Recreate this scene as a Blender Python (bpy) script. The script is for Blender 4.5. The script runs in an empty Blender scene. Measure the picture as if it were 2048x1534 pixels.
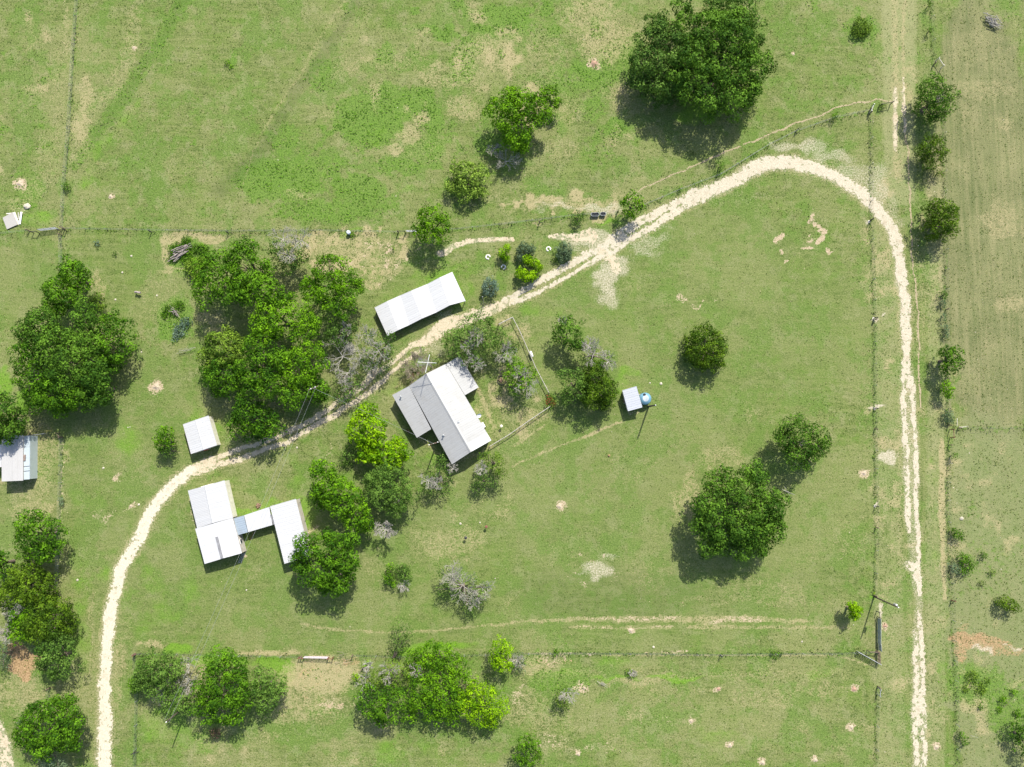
import bpy, bmesh, math, random
import numpy as np
from mathutils import Vector
C = bpy.context.scene.collection
SC = bpy.context.scene
# ---------------------------------------------------------------- camera
HC = 148.0; F = 1421.0; TILT = math.radians(4.0)
cam_d = bpy.data.cameras.new('camera'); cam = bpy.data.objects.new('camera', cam_d); C.objects.link(cam)
cam.location = (0, 0, HC); cam.rotation_euler = (TILT, 0, 0)
cam_d.sensor_width = 36; cam_d.lens = F / 2048 * 36; cam_d.clip_end = 8000; cam_d.clip_start = 1
SC.camera = cam
# ---------------------------------------------------------------- world and sun
SUN_EL = math.radians(46.0); SUN_AZ = math.radians(19.5)
W = bpy.data.worlds.new('World'); SC.world = W; W.use_nodes = True
wn = W.node_tree.nodes; wn.clear()
sky = wn.new('ShaderNodeTexSky'); sky.sky_type = 'NISHITA'; sky.sun_disc = False
sky.sun_elevation = SUN_EL; sky.sun_rotation = SUN_AZ; sky.dust_density = 2.0; sky.air_density = 1.0
bg = wn.new('ShaderNodeBackground'); bg.inputs['Strength'].default_value = 0.135
wo = wn.new('ShaderNodeOutputWorld')
W.node_tree.links.new(sky.outputs[0], bg.inputs[0]); W.node_tree.links.new(bg.outputs[0], wo.inputs[0])
sl = bpy.data.lights.new('sun', 'SUN'); sl.energy = 4.8; sl.angle = math.radians(0.6); sl.color = (1, .96, .86)
sun = bpy.data.objects.new('sun', sl); C.objects.link(sun)
sdir = Vector((-math.sin(SUN_AZ) * math.cos(SUN_EL), -math.cos(SUN_AZ) * math.cos(SUN_EL), -math.sin(SUN_EL)))
sun.rotation_euler = sdir.to_track_quat('-Z', 'Y').to_euler(); sun.location = (30, 80, 120)
vs = SC.view_settings; vs.view_transform = 'Standard'; vs.look = 'None'; vs.exposure = 0.64; vs.gamma = 1; vs.use_curve_mapping = False

K = HC / F
ct, st = math.cos(TILT), math.sin(TILT)
def G(px, py, z=0.0):
    """point of the place at height z that the photograph shows at this pixel"""
    dx = (px - 1024) / F; dy = (767 - py) / F
    yy = dy * ct + st; zz = dy * st - ct
    t = (HC - z) / -zz
    return Vector((t * dx, t * yy, z))
rng = np.random.default_rng(7)
random.seed(5)

# ---------------------------------------------------------------- tagging helpers
def tag(o, label=None, cat=None, group=None, kind=None):
    if label: o['label'] = label
    if cat: o['category'] = cat
    if group: o['group'] = group
    if kind: o['kind'] = kind
    return o
def thing(name, loc, label, cat, group=None, rz=0.0):
    o = bpy.data.objects.new(name, None); C.objects.link(o)
    o.empty_display_size = 0.3
    o.location = loc; o.rotation_euler = (0, 0, rz)
    return tag(o, label, cat, group)
def link(name, me, mat=None, parent=None, loc=None):
    o = bpy.data.objects.new(name, me); C.objects.link(o)
    if mat and not me.materials: me.materials.append(mat)
    if parent:
        o.parent = parent
        # geometry is written in world coordinates: cancel the parent's own place
        if loc is None:
            from mathutils import Matrix
            M = parent_world(parent)
            o.matrix_parent_inverse = M.inverted()
    if loc is not None: o.location = loc
    return o
def parent_world(p):
    from mathutils import Matrix
    m = Matrix.Translation(p.location) @ p.rotation_euler.to_matrix().to_4x4()
    if p.parent: m = parent_world(p.parent) @ p.matrix_parent_inverse @ m
    return m
def mesh_np(name, V, Fc, n=3):
    """V (k,3), Fc (m,n) arrays"""
    me = bpy.data.meshes.new(name)
    V = np.ascontiguousarray(V, dtype=np.float32); Fc = np.ascontiguousarray(Fc, dtype=np.int32)
    me.vertices.add(len(V)); me.vertices.foreach_set('co', V.ravel())
    m = len(Fc)
    me.loops.add(m * n); me.loops.foreach_set('vertex_index', Fc.ravel())
    me.polygons.add(m); me.polygons.foreach_set('loop_start', np.arange(0, m * n, n, dtype=np.int32))
    try: me.polygons.foreach_set('loop_total', np.full(m, n, dtype=np.int32))
    except Exception: pass
    me.update(calc_edges=True)
    return me
def fattr(me, name, vals, dom='FACE'):
    a = me.attributes.new(name, 'FLOAT', dom); a.data.foreach_set('value', np.ascontiguousarray(vals, dtype=np.float32))
class MB:
    """collects simple shapes into one mesh"""
    def __init__(s): s.v = []; s.f = []
    def box(s, c, d, rz=0.0):
        cx, cy, cz = c; hx, hy, hz = d[0] / 2, d[1] / 2, d[2] / 2; b = len(s.v); co, si = math.cos(rz), math.sin(rz)
        for z in (-hz, hz):
            for x, y in ((-hx, -hy), (hx, -hy), (hx, hy), (-hx, hy)):
                s.v.append((cx + x * co - y * si, cy + x * si + y * co, cz + z))
        for q in ((0, 3, 2, 1), (4, 5, 6, 7), (0, 1, 5, 4), (1, 2, 6, 5), (2, 3, 7, 6), (3, 0, 4, 7)): s.f.append(tuple(b + i for i in q))
        return s
    def tube(s, p0, p1, r0, r1=None, n=6, cap=True):
        r1 = r0 if r1 is None else r1
        p0 = Vector(p0); p1 = Vector(p1); d = (p1 - p0)
        if d.length < 1e-6: return s
        d.normalize(); u = d.orthogonal().normalized(); w = d.cross(u); b = len(s.v)
        for p, r in ((p0, r0), (p1, r1)):
            for i in range(n):
                a = 2 * math.pi * i / n; s.v.append(tuple(p + u * (math.cos(a) * r) + w * (math.sin(a) * r)))
        for i in range(n): j = (i + 1) % n; s.f.append((b + i, b + j, b + n + j, b + n + i))
        if cap: s.f.append(tuple(b + n + i for i in range(n))); s.f.append(tuple(b + n - 1 - i for i in range(n)))
        return s
    def lathe(s, c, prof, n=20, sx=1.0, sy=1.0, rz=0.0, closed=True):
        b = len(s.v); co, si = math.cos(rz), math.sin(rz)
        for r, z in prof:
            for i in range(n):
                a = 2 * math.pi * i / n; x = r * sx * math.cos(a); y = r * sy * math.sin(a)
                s.v.append((c[0] + x * co - y * si, c[1] + x * si + y * co, c[2] + z))
        for k in range(len(prof) - 1):
            for i in range(n):
                j = (i + 1) % n; s.f.append((b + k * n + i, b + k * n + j, b + (k + 1) * n + j, b + (k + 1) * n + i))
        if closed:
            s.f.append(tuple(b + n - 1 - i for i in range(n))); q = b + (len(prof) - 1) * n
            s.f.append(tuple(q + i for i in range(n)))
        return s
    def slab(s, pts, t):
        """polygon with thickness t downward"""
        b = len(s.v); n = len(pts)
        for p in pts: s.v.append(tuple(p))
        for p in pts: s.v.append((p[0], p[1], p[2] - t))
        s.f.append(tuple(b + i for i in range(n))); s.f.append(tuple(b + 2 * n - 1 - i for i in range(n)))
        for i in range(n): j = (i + 1) % n; s.f.append((b + i, b + n + i, b + n + j, b + j))
        return s
    def build(s, name, mat, parent=None, smooth=False):
        me = bpy.data.meshes.new(name); me.from_pydata(s.v, [], s.f); me.update()
        bm = bmesh.new(); bm.from_mesh(me); bmesh.ops.recalc_face_normals(bm, faces=bm.faces); bm.to_mesh(me); bm.free()
        if smooth: me.polygons.foreach_set('use_smooth', [True] * len(me.polygons))
        return link(name, me, mat, parent)

# ---------------------------------------------------------------- materials
def newmat(name):
    m = bpy.data.materials.new(name); m.use_nodes = True; nt = m.node_tree; nt.nodes.clear()
    out = nt.nodes.new('ShaderNodeOutputMaterial'); return m, nt, out
class N:
    def __init__(s, nt): s.nt = nt
    def new(s, t, **kw):
        n = s.nt.nodes.new(t)
        for k, v in kw.items(): setattr(n, k, v)
        return n
    def put(s, sock, v):
        if hasattr(v, 'is_output') or isinstance(v, bpy.types.NodeSocket): s.nt.links.new(v, sock)
        elif v is not None: sock.default_value = v
    def noise(s, vec, scale, detail=3, rough=.6, dist=0.0):
        n = s.new('ShaderNodeTexNoise'); s.put(n.inputs['Vector'], vec); n.inputs['Scale'].default_value = scale
        n.inputs['Detail'].default_value = detail; n.inputs['Roughness'].default_value = rough; n.inputs['Distortion'].default_value = dist
        return n.outputs['Fac']
    def math(s, op, a, b=0.0, c=0.0, clamp=False):
        n = s.new('ShaderNodeMath', operation=op, use_clamp=clamp); s.put(n.inputs[0], a); s.put(n.inputs[1], b)
        if len(n.inputs) > 2: s.put(n.inputs[2], c)
        return n.outputs[0]
    def ss(s, v, lo, hi, a=0.0, b=1.0):
        n = s.new('ShaderNodeMapRange', interpolation_type='SMOOTHSTEP'); s.put(n.inputs[0], v)
        for i, x in enumerate((lo, hi, a, b)): s.put(n.inputs[i + 1], x)
        return n.outputs[0]
    def mix(s, f, a, b, mode='MIX'):
        n = s.new('ShaderNodeMix', data_type='RGBA', blend_type=mode); s.put(n.inputs[0], f)
        for sk, v in ((n.inputs[6], a), (n.inputs[7], b)):
            s.put(sk, (*v, 1) if isinstance(v, tuple) and len(v) == 3 else v)
        return n.outputs[2]
    def thr(s, mask, noise, k, lo, hi):
        return s.math('MULTIPLY', s.ss(s.math('ADD', mask, s.math('MULTIPLY', s.math('SUBTRACT', noise, .5), k)), lo, hi), s.ss(mask, .01, .16))
    def map(s, vec, sc, rz=0.0):
        n = s.new('ShaderNodeMapping'); s.put(n.inputs[0], vec); n.inputs['Scale'].default_value = sc; n.inputs['Rotation'].default_value = (0, 0, rz)
        return n.outputs[0]
def pos(n):
    return n.new('ShaderNodeNewGeometry').outputs['Position']
def principled(n, out, col, rough=.8, metal=0.0, spec=.3, bump=None, bs=.3, bd=.05):
    p = n.new('ShaderNodeBsdfPrincipled'); n.put(p.inputs['Base Color'], (*col, 1) if isinstance(col, tuple) else col)
    n.put(p.inputs['Roughness'], rough); p.inputs['Metallic'].default_value = metal; p.inputs['Specular IOR Level'].default_value = spec
    if bump is not None:
        b = n.new('ShaderNodeBump'); b.inputs['Strength'].default_value = bs; b.inputs['Distance'].default_value = bd
        n.put(b.inputs['Height'], bump); n.nt.links.new(b.outputs[0], p.inputs['Normal'])
    n.nt.links.new(p.outputs[0], out.inputs[0]); return p
MATS = {}
def simple(name, col, rough=.7, metal=0.0, var=.25, scale=1.5, spec=.3, stretch=(1, 1, 1), dirt=None, objvar=0.0):
    if name in MATS: return MATS[name]
    m, nt, out = newmat(name); n = N(nt); P = pos(n); v = n.map(P, stretch)
    nz = n.noise(v, scale, 5, .65)
    dk = tuple(c * (1 - var) for c in col); lt = tuple(min(1, c * (1 + var * .5)) for c in col)
    c = n.mix(n.ss(nz, .3, .7), dk, lt)
    if dirt: c = n.mix(n.ss(n.noise(P, scale * .6, 6, .7), .52, .72), c, dirt)
    if objvar:
        oi = n.new('ShaderNodeObjectInfo')
        c = n.mix(n.math('MULTIPLY', oi.outputs['Random'], objvar), c, tuple(x * .55 for x in col))
    principled(n, out, c, rough, metal, spec, n.noise(P, 12, 3), .15, .02)
    MATS[name] = m; return m
def leafmat(name, dark, light, transl=.18, rough=.65):
    if name in MATS: return MATS[name]
    m, nt, out = newmat(name); n = N(nt); P = pos(n)
    at = n.new('ShaderNodeAttribute'); at.attribute_name = 'var'
    oi = n.new('ShaderNodeObjectInfo')
    f = n.math('ADD', n.math('MULTIPLY', at.outputs['Fac'], .75), n.math('MULTIPLY', n.ss(n.noise(P, .45, 3, .7), .36, .64), .32))
    f = n.math('ADD', f, n.math('MULTIPLY', n.math('SUBTRACT', oi.outputs['Random'], .5), .2))
    c = n.mix(n.ss(f, .2, .95), dark, light)
    p = n.new('ShaderNodeBsdfPrincipled'); n.put(p.inputs['Base Color'], c); p.inputs['Roughness'].default_value = rough
    p.inputs['Specular IOR Level'].default_value = .08
    t = n.new('ShaderNodeBsdfTranslucent'); n.put(t.inputs[0], n.mix(.5, c, (light[0] * 1.3, light[1] * 1.3, light[2] * .8)))
    ms = n.new('ShaderNodeMixShader'); ms.inputs[0].default_value = transl
    nt.links.new(p.outputs[0], ms.inputs[1]); nt.links.new(t.outputs[0], ms.inputs[2]); nt.links.new(ms.outputs[0], out.inputs[0])
    MATS[name] = m; return m
LM = {
 'oak': leafmat('leaf_oak', (.024, .070, .006), (.120, .240, .022)),
 'deep': leafmat('leaf_deep_green', (.022, .070, .004), (.115, .255, .010)),
 'elm': leafmat('leaf_elm', (.034, .100, .004), (.155, .325, .008)),
 'lime': leafmat('leaf_lime', (.072, .175, .002), (.260, .450, .006)),
 'pale': leafmat('leaf_pale_willow', (.075, .140, .014), (.230, .350, .050)),
 'vivid': leafmat('leaf_vivid', (.12, .25, .003), (.34, .55, .008)),
 'cedar': leafmat('leaf_cedar', (.030, .070, .005), (.125, .215, .012)),
 'sage': leafmat('leaf_sage', (.060, .100, .050), (.170, .240, .125)),
 'grey': leafmat('leaf_dusty_green', (.038, .090, .012), (.150, .262, .042)),
 'olive': leafmat('leaf_olive', (.048, .100, .010), (.180, .285, .030)),
 'teal': leafmat('leaf_prickly', (.060, .110, .075), (.170, .240, .180)),
 'rust': leafmat('leaf_rust', (.18, .045, .02), (.42, .13, .06)),
 'dead': leafmat('leaf_brown', (.10, .06, .04), (.24, .16, .11)),
}
bark = simple('bark', (.16, .125, .10), .9, var=.4, scale=4)
greybark = simple('bare_branch_bark', (.33, .31, .27), .9, var=.3, scale=3)
# ================================================================ ground masks (where the grass is lush, dry, worn ...)
def vnoise(x, y, s, seed):
    r = np.random.default_rng(seed).random((256, 256)).astype(np.float32)
    u = x / s + 1000.3; v = y / s + 1000.7
    i = np.floor(u).astype(int); j = np.floor(v).astype(int); fu = u - i; fv = v - j
    fu = fu * fu * (3 - 2 * fu); fv = fv * fv * (3 - 2 * fv)
    i &= 255; j &= 255; i1 = (i + 1) & 255; j1 = (j + 1) & 255
    return (r[i, j] * (1 - fu) + r[i1, j] * fu) * (1 - fv) + (r[i, j1] * (1 - fu) + r[i1, j1] * fu) * fv
class Raster:
    def __init__(s, x, y, ch):
        s.x = x; s.y = y; s.d = {c: np.zeros((len(y), len(x)), np.float32) for c in ch}
        X, Y = np.meshgrid(x, y); s.X = X; s.Y = Y
        s.wx = (vnoise(X, Y, 2.2, 1) - .5) * 1.6 + (vnoise(X, Y, .8, 3) - .5) * .7
        s.wy = (vnoise(X, Y, 2.2, 2) - .5) * 1.6 + (vnoise(X, Y, .8, 4) - .5) * .7
    def win(s, x0, x1, y0, y1):
        i0, i1 = np.searchsorted(s.x, (x0, x1)); j0, j1 = np.searchsorted(s.y, (y0, y1)); return slice(j0, j1), slice(i0, i1)
    def ell(s, ch, px, py, rx, ry=None, st=1.0, rz=0.0, soft=.5, warp=1.0, add=False):
        ry = ry or rx; c = G(px, py); a = rx * K; b = ry * K; m = max(a, b) * 1.4 + 2.5
        w = s.win(c.x - m, c.x + m, c.y - m, c.y + m)
        X = s.X[w] - c.x + s.wx[w] * warp; Y = s.Y[w] - c.y + s.wy[w] * warp
        if rz: r = math.radians(rz); X, Y = X * math.cos(r) + Y * math.sin(r), -X * math.sin(r) + Y * math.cos(r)
        q = np.sqrt((X / a) ** 2 + (Y / b) ** 2); v = np.clip((1 + soft * .6 - q) / soft, 0, 1); v = v * v * (3 - 2 * v) * st
        t = s.d[ch]; t[w] = (t[w] + v) if add else np.maximum(t[w], v)
    def line(s, ch, pts, st=1.0, soft=.5, warp=.3, hw=None):
        for k in range(len(pts) - 1):
            p, q = pts[k], pts[k + 1]; a = G(p[0], p[1]); b = G(q[0], q[1])
            h0 = (p[2] if len(p) > 2 else hw) * K; h1 = (q[2] if len(q) > 2 else hw) * K; m = max(h0, h1) * (1 + soft) + 1.2
            w = s.win(min(a.x, b.x) - m, max(a.x, b.x) + m, min(a.y, b.y) - m, max(a.y, b.y) + m)
            X = s.X[w] + s.wx[w] * warp; Y = s.Y[w] + s.wy[w] * warp
            dx, dy = b.x - a.x, b.y - a.y; L = dx * dx + dy * dy + 1e-9
            t = np.clip(((X - a.x) * dx + (Y - a.y) * dy) / L, 0, 1)
            d = np.hypot(X - a.x - t * dx, Y - a.y - t * dy); h = h0 + (h1 - h0) * t
            v = np.clip((1 + soft * .5 - d / h) / soft, 0, 1); v = v * v * (3 - 2 * v) * st
            s.d[ch][w] = np.maximum(s.d[ch][w], v)
    def sample(s, ch, x, y):
        i = np.clip(np.searchsorted(s.x, x), 0, len(s.x) - 1); j = np.clip(np.searchsorted(s.y, y), 0, len(s.y) - 1)
        return s.d[ch][j, i]
DRIVE = [
 [(208,1560,16),(210,1440,16),(208,1380,14),(212,1300,14),(222,1220,14),(240,1140,14),(249,1125,14),(287,1055,13),(300,1025,13),(326,992,13),(345,970,12),(375,947,12),(395,937,9)],
 [(395,935,8),(425,921,6),(443,912,5),(482,899,5),(512,889,5),(538,880,5),(590,857,5),(632,836,5),(658,817,5),(694,791,6),(720,774,7),(736,760,7)],
 [(391,946,8),(430,932,6),(469,922,5),(512,907,5),(564,888,5),(621,857,5),(668,830,5),(710,804,6),(739,784,6),(767,760,5),(788,740,4),(825,712,4),(850,698,4)],
 [(736,755,8),(760,740,5),(786,722,4),(825,693,5),(851,682,9),(872,664,14),(903,646,14),(955,630,12),(1000,612,10),(1024,602,8)],
 [(1010,605,8),(1024,596,6),(1076,566,6),(1115,542,7),(1154,521,7),(1193,500,8),(1220,484,10),(1269,449,10),(1311,427,8),(1350,407,8),(1389,386,9)],
 [(1024,606,5),(1063,593,5),(1115,563,4),(1154,541,4),(1180,528,6),(1212,507,8),(1246,485,9),(1285,466,7),(1324,441,7),(1363,417,8),(1402,397,9)],
 [(1385,393,15),(1410,385,16),(1440,375,16),(1467,362,16),(1493,344,16),(1536,328,17),(1588,326,16),(1640,339,15),(1692,365,15),(1724,388,15),(1740,405,15),(1765,430,14),(1784,458,13),(1795,497,13),(1800,536,12),(1804,575,12),(1810,601,12),(1811,641,12),(1812,690,11),(1813,712,8)],
]
LANE = [
 [(1812,722,9),(1813,745,11),(1816,771,12)],
 [(1806,760,6),(1808,820,6),(1810,864,6),(1812,942,6),(1816,1020,6),(1818,1062,5)],
 [(1824,760,6),(1827,820,6),(1829,864,6),(1832,942,6),(1832,1020,5),(1836,1073,5),(1837,1138,6),(1839,1188,5)],
 [(1815,1132,8),(1828,1138,10),(1834,1160,8)],
 [(1838,1225,4),(1840,1245,6),(1842,1290,6),(1844,1369,6),(1845,1421,7),(1847,1473,6),(1848,1560,6)],
 [(1828,1262,4),(1830,1300,6),(1830,1342,6),(1831,1395,7),(1829,1440,7),(1830,1480,6),(1833,1560,6)],
 [(1838,1385,6),(1838,1425,8),(1838,1455,7)],
]
SIDE = [[(1790,178,4),(1791,220,5),(1791,262,5),(1791,300,3)],[(1806,160,3),(1808,200,4),(1810,262,3)],
 [(1180,472,14),(1136,474,7),(1100,474,4)],[(1024,480,4),(980,478,5),(942,483,5),(903,496,6),(880,508,6)],
 [(-15,1440,12),(6,1490,13),(14,1560,14)],[(1195,500,10),(1225,520,12),(1232,540,10)]]
TRAIL = [[(1250,405),(1272,386),(1311,365),(1363,344),(1415,318),(1467,300),(1536,270),(1588,248),(1640,232),(1672,216),(1705,207),(1757,201),(1785,203)],
 [(1810,262),(1816,313),(1819,400),(1823,484),(1828,549),(1837,628),(1837,719),(1840,780),(1841,815)],
 [(1024,932),(1065,915),(1100,899),(1130,888),(1170,873),(1243,843)],[(1024,895),(1060,866),(1090,850)]]
FENCES = {
 'north': [(-10,469),(60,462)], 'north2': [(130,458),(300,461),(456,463),(640,462),(797,465)],
 'north3': [(836,465),(905,460),(1024,447),(1145,432),(1235,424)], 'north4': [(1285,412),(1360,380),(1440,350),(1536,291),(1590,264),(1668,237),(1738,222)],
 'left_up': [(157,-10),(147,130),(140,260),(130,375),(126,456)], 'left_mid': [(124,470),(126,560)],
 'left_low': [(125,875),(125,930),(122,1000),(120,1080),(116,1180)], 'left_low2': [(101,1375),(98,1440),(96,1545)],
 'inner': [(1739,228),(1741,330),(1741,440),(1745,560),(1748,640),(1748,815),(1750,900),(1751,1010),(1751,1100),(1748,1190)], 'inner2': [(1755,1372),(1752,1450),(1752,1545)],
 'south1': [(270,1306),(440,1309),(604,1312)], 'south2': [(706,1309),(800,1312),(1100,1305),(1300,1306),(1440,1308),(1550,1306),(1660,1306),(1752,1302)],
 'south_left': [(271,1308),(276,1400),(272,1545)], 'outer': [(1860,-10),(1866,130)], 'outer2': [(1885,230),(1890,500),(1892,700),(1896,850)],
 'outer3': [(1897,890),(1894,1000),(1898,1130),(1903,1200),(1906,1280),(1911,1400),(1914,1545)], 'east': [(1916,856),(1980,856),(2060,856)]}
GROUND_Z = 0.0
CH = ('lush', 'dry', 'bare', 'grav', 'weed', 'red', 'dark', 'pale', 'brown', 'lawn', 'scrub', 'vert')
gx = np.linspace(-122, 122, 543); gy = np.linspace(-82, 108, 423)
R = Raster(gx, gy, CH)
def E(ch, *a, **k): R.ell(ch, *a, **k)
def mott(ch, px, py, rx, ry, sc, seed, st=1.0, t=.5, k=3.0, rz=0.0, ax=1.0):
    q = Raster.__new__(Raster); q.x = R.x; q.y = R.y; q.X = R.X; q.Y = R.Y; q.wx = R.wx; q.wy = R.wy; q.d = {'m': np.zeros_like(R.X)}
    q.ell('m', px, py, rx, ry, 1.0, rz, soft=.5, warp=2)
    n_ = .6 * vnoise(R.X * ax, R.Y, sc, seed) + .4 * vnoise(R.X * ax, R.Y, sc * .37, seed + 1)
    v = np.clip((n_ - t) * k, 0, 1) * st * q.d['m']; R.d[ch] = np.maximum(R.d[ch], v.astype(np.float32))
for a in ((1010,130,330,190,6,101,.75,.50),(1150,330,200,120,5,103,.5,.54),(330,230,230,230,9,105,.4,.55),(80,230,110,240,6,107,.6,.50),(640,1430,520,130,6,109,.5,.48),(1400,1420,420,110,6,111,.42,.50),(1500,1000,330,200,9,113,.4,.56),
          (900,1080,260,120,6,115,.5,.52),(1480,640,330,190,9,117,.35,.56),(60,960,100,120,4,119,.6,.48),(280,760,140,200,6,121,.35,.54),(1970,430,110,450,8,123,.5,.50),(1820,800,90,800,4,125,.6,.48),(1980,1200,110,350,4,127,.6,.48),(1010,790,70,90,3,129,.7,.45),(60,1400,110,90,4,131,.5,.5)):
    mott('dry', *a)
mott('dry', 710, 505, 140, 55, 1.6, 141, 1.0, .38); mott('bare', 765, 530, 75, 45, 1.2, 143, .75, .45); mott('dry', 1120, 415, 130, 30, 1.5, 145, .9, .4); mott('red', 655, 1375, 90, 55, 1.8, 147, .5, .5); mott('bare', 1195, 1140, 60, 35, 1.2, 149, .7, .5)
for a in ((1010,160,340,200,5,201,.9,.56),(690,330,240,110,4,203,.9,.50),(330,230,230,230,7,205,.4,.58),(60,200,90,240,4,207,.6,.54),(1000,1380,800,110,6,209,.45,.56),(1990,1200,110,360,3,211,.5,.54),(1700,60,160,90,6,213,.5,.55)):
    mott('weed', *a)
for a in ((700,330,220,90,3,301,.7,.62),(300,1050,200,330,8,303,.5,.56),(1100,640,140,100,7,305,.45,.54),(1450,450,200,100,9,307,.35,.56),(700,850,200,160,7,309,.45,.54),(1450,1330,400,60,6,311,.4,.6),(1850,900,40,700,4,313,.4,.58)):
    mott('lush', *a)
# --- tracks
for pl in DRIVE: R.line('grav', [(a, b, h * 1.15) for a, b, h in pl], .62, 1.1); R.line('dry', [(a, b, h + 7) for a, b, h in pl], .45, .6)
for pl in LANE: R.line('grav', [(a, b, h * 1.5) for a, b, h in pl], .56, 1.1); R.line('dry', [(a, b, h + 8) for a, b, h in pl], .35, .8)
for pl in SIDE: R.line('grav', [(a, b, h * 1.3) for a, b, h in pl], .62, .9)
for pl in TRAIL[:2]: R.line('bare', pl, .62, .6, hw=2.2)
for pl in TRAIL[2:]: R.line('dry', pl, .55, .8, hw=3)
R.line('dry', [(1243,843,3),(1170,873,4)], .75, .8)
R.line('dry', [(1790,0,8),(1790,180,7),(1791,340,6)], .5, .8); R.line('dry', [(1808,0,5),(1806,180,5)], .55, .8)
R.line('grav', [(1816,760,15),(1821,900,15),(1825,1030,15),(1830,1140,13),(1838,1200,9),(1838,1250,11),(1837,1400,13),(1839,1560,13)], .52, .9)
R.line('bare', [(376,990,2.5),(392,1060,2.5),(410,1128,2.5)], .6, .9); R.line('bare', [(455,962,2),(473,1040,2)], .45, .9); R.line('bare', [(485,1075,4),(489,1112,5)], .6, .9); R.line('bare', [(608,1040,3),(612,1068,4),(640,1050,3)], .6, .9)
R.line('dry', [(788,790,5),(835,872,5),(900,930,6),(985,893,5)], .5, .9); R.line('dry', [(958,780,5),(985,850,6)], .6, .9); R.line('bare', [(1245,780,4),(1258,828,5),(1290,820,4)], .5, .9); R.line('dry', [(60,865,5),(62,960,5)], .6, .9)
R.line('pale', [(1799,-10,40),(1799,380,36)], .7, .6); R.line('pale', [(1770,450,30),(1780,1550,36)], .5, .6)
R.line('pale', [(1875,380,22),(1870,1550,22)], .55, .6); R.line('vert', [(1900,-20,170),(1900,1560,170)], 1, .3)
R.line('dry', [(1884,880,6),(1884,1060,7),(1890,1200,4)], .75, .8)
R.line('dry', [(1800,800,5),(1800,1130,6)], .4, .8); R.line('dry', [(1866,880,5),(1868,1200,5)], .3, .8)
# gravel thrown about
for p in ((1215,560,20,32,.66),(1213,600,24,18,.58),(1240,530,22,18,.62),(1285,500,32,14,.52),(1330,455,30,8,.4),(1215,585,12,22,.55),(1150,500,26,12,.5),(1185,478,48,16,.62),
          (1700,350,30,30,.52),(1755,370,24,50,.55),(1735,345,20,26,.5),(1600,295,55,11,.58),(1660,312,45,14,.55),(1790,430,14,40,.45),(1640,350,60,10,.3),(1300,480,40,10,.5),(1776,912,14,12,.8),(1753,815,12,4,.95),(1753,634,7,4,.95),(1754,1008,9,4,.95),(1736,443,8,4,.9),
          (1762,1219,10,6,.95),(1762,1231,9,5,.95),(1195,1138,24,15,.62),(1225,1115,14,8,.5),(1160,1148,10,5,.5),(1975,1298,16,4,.75),(2030,1293,14,4,.75),(1958,1303,10,4,.7),(1760,860,10,8,.35),
          (870,700,24,22,.45),(905,640,30,16,.5),(1800,1255,20,10,.3),(1820,240,10,20,.4),(1760,400,25,30,.35),(1500,395,50,6,.3),(1740,245,10,5,.5),(1200,415,36,8,.62),(1120,412,45,6,.55),(55,413,8,8,.5),(1225,420,16,6,.55)):
    E('grav', p[0], p[1], p[2] * 1.1, p[3] * 1.1, p[4] * 1.06 if p[4] < .7 else p[4], soft=1.1, warp=1.5)
# bare tan/pink soil spots
for p in ((1623,430,6,10,1),(1628,445,7,9,1),(1637,458,5,9,.95),(1640,478,7,14,1),(1640,490,9,7,1),(1612,500,13,7,1),(1655,507,6,5,.95),(1560,470,6,9,.9),(1565,500,6,6,.8),(1575,520,9,5,.75),(1620,480,6,5,.9),(1600,540,6,3,.7),
          (1358,600,7,5,.7),(1385,606,16,5,.65),(1428,596,8,6,.6),(1440,622,12,4,.6),(655,905,8,7,.6),(650,920,5,6,.6),(1405,604,6,4,.6),
          (300,990,5,5,.5),(225,957,9,10,.75),(240,945,20,4,.4),(210,1030,26,10,.45),(262,1012,14,6,.6),(1108,1320,40,10,.5),(1050,1375,14,10,.6),(1030,1400,18,16,.5),(680,1410,26,10,.6),(660,1400,20,14,.55),
          (1495,865,8,5,.3),(1290,375,3,3,.4),(1050,345,6,5,.7),(735,760,14,8,.5),(1098,1480,30,10,.45),(1180,1500,70,6,.45),(1300,1440,60,10,.3),(1160,1370,10,8,.6)):
    E('bare', p[0], p[1], p[2], p[3], p[4], soft=1.1, warp=1.6)
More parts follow.
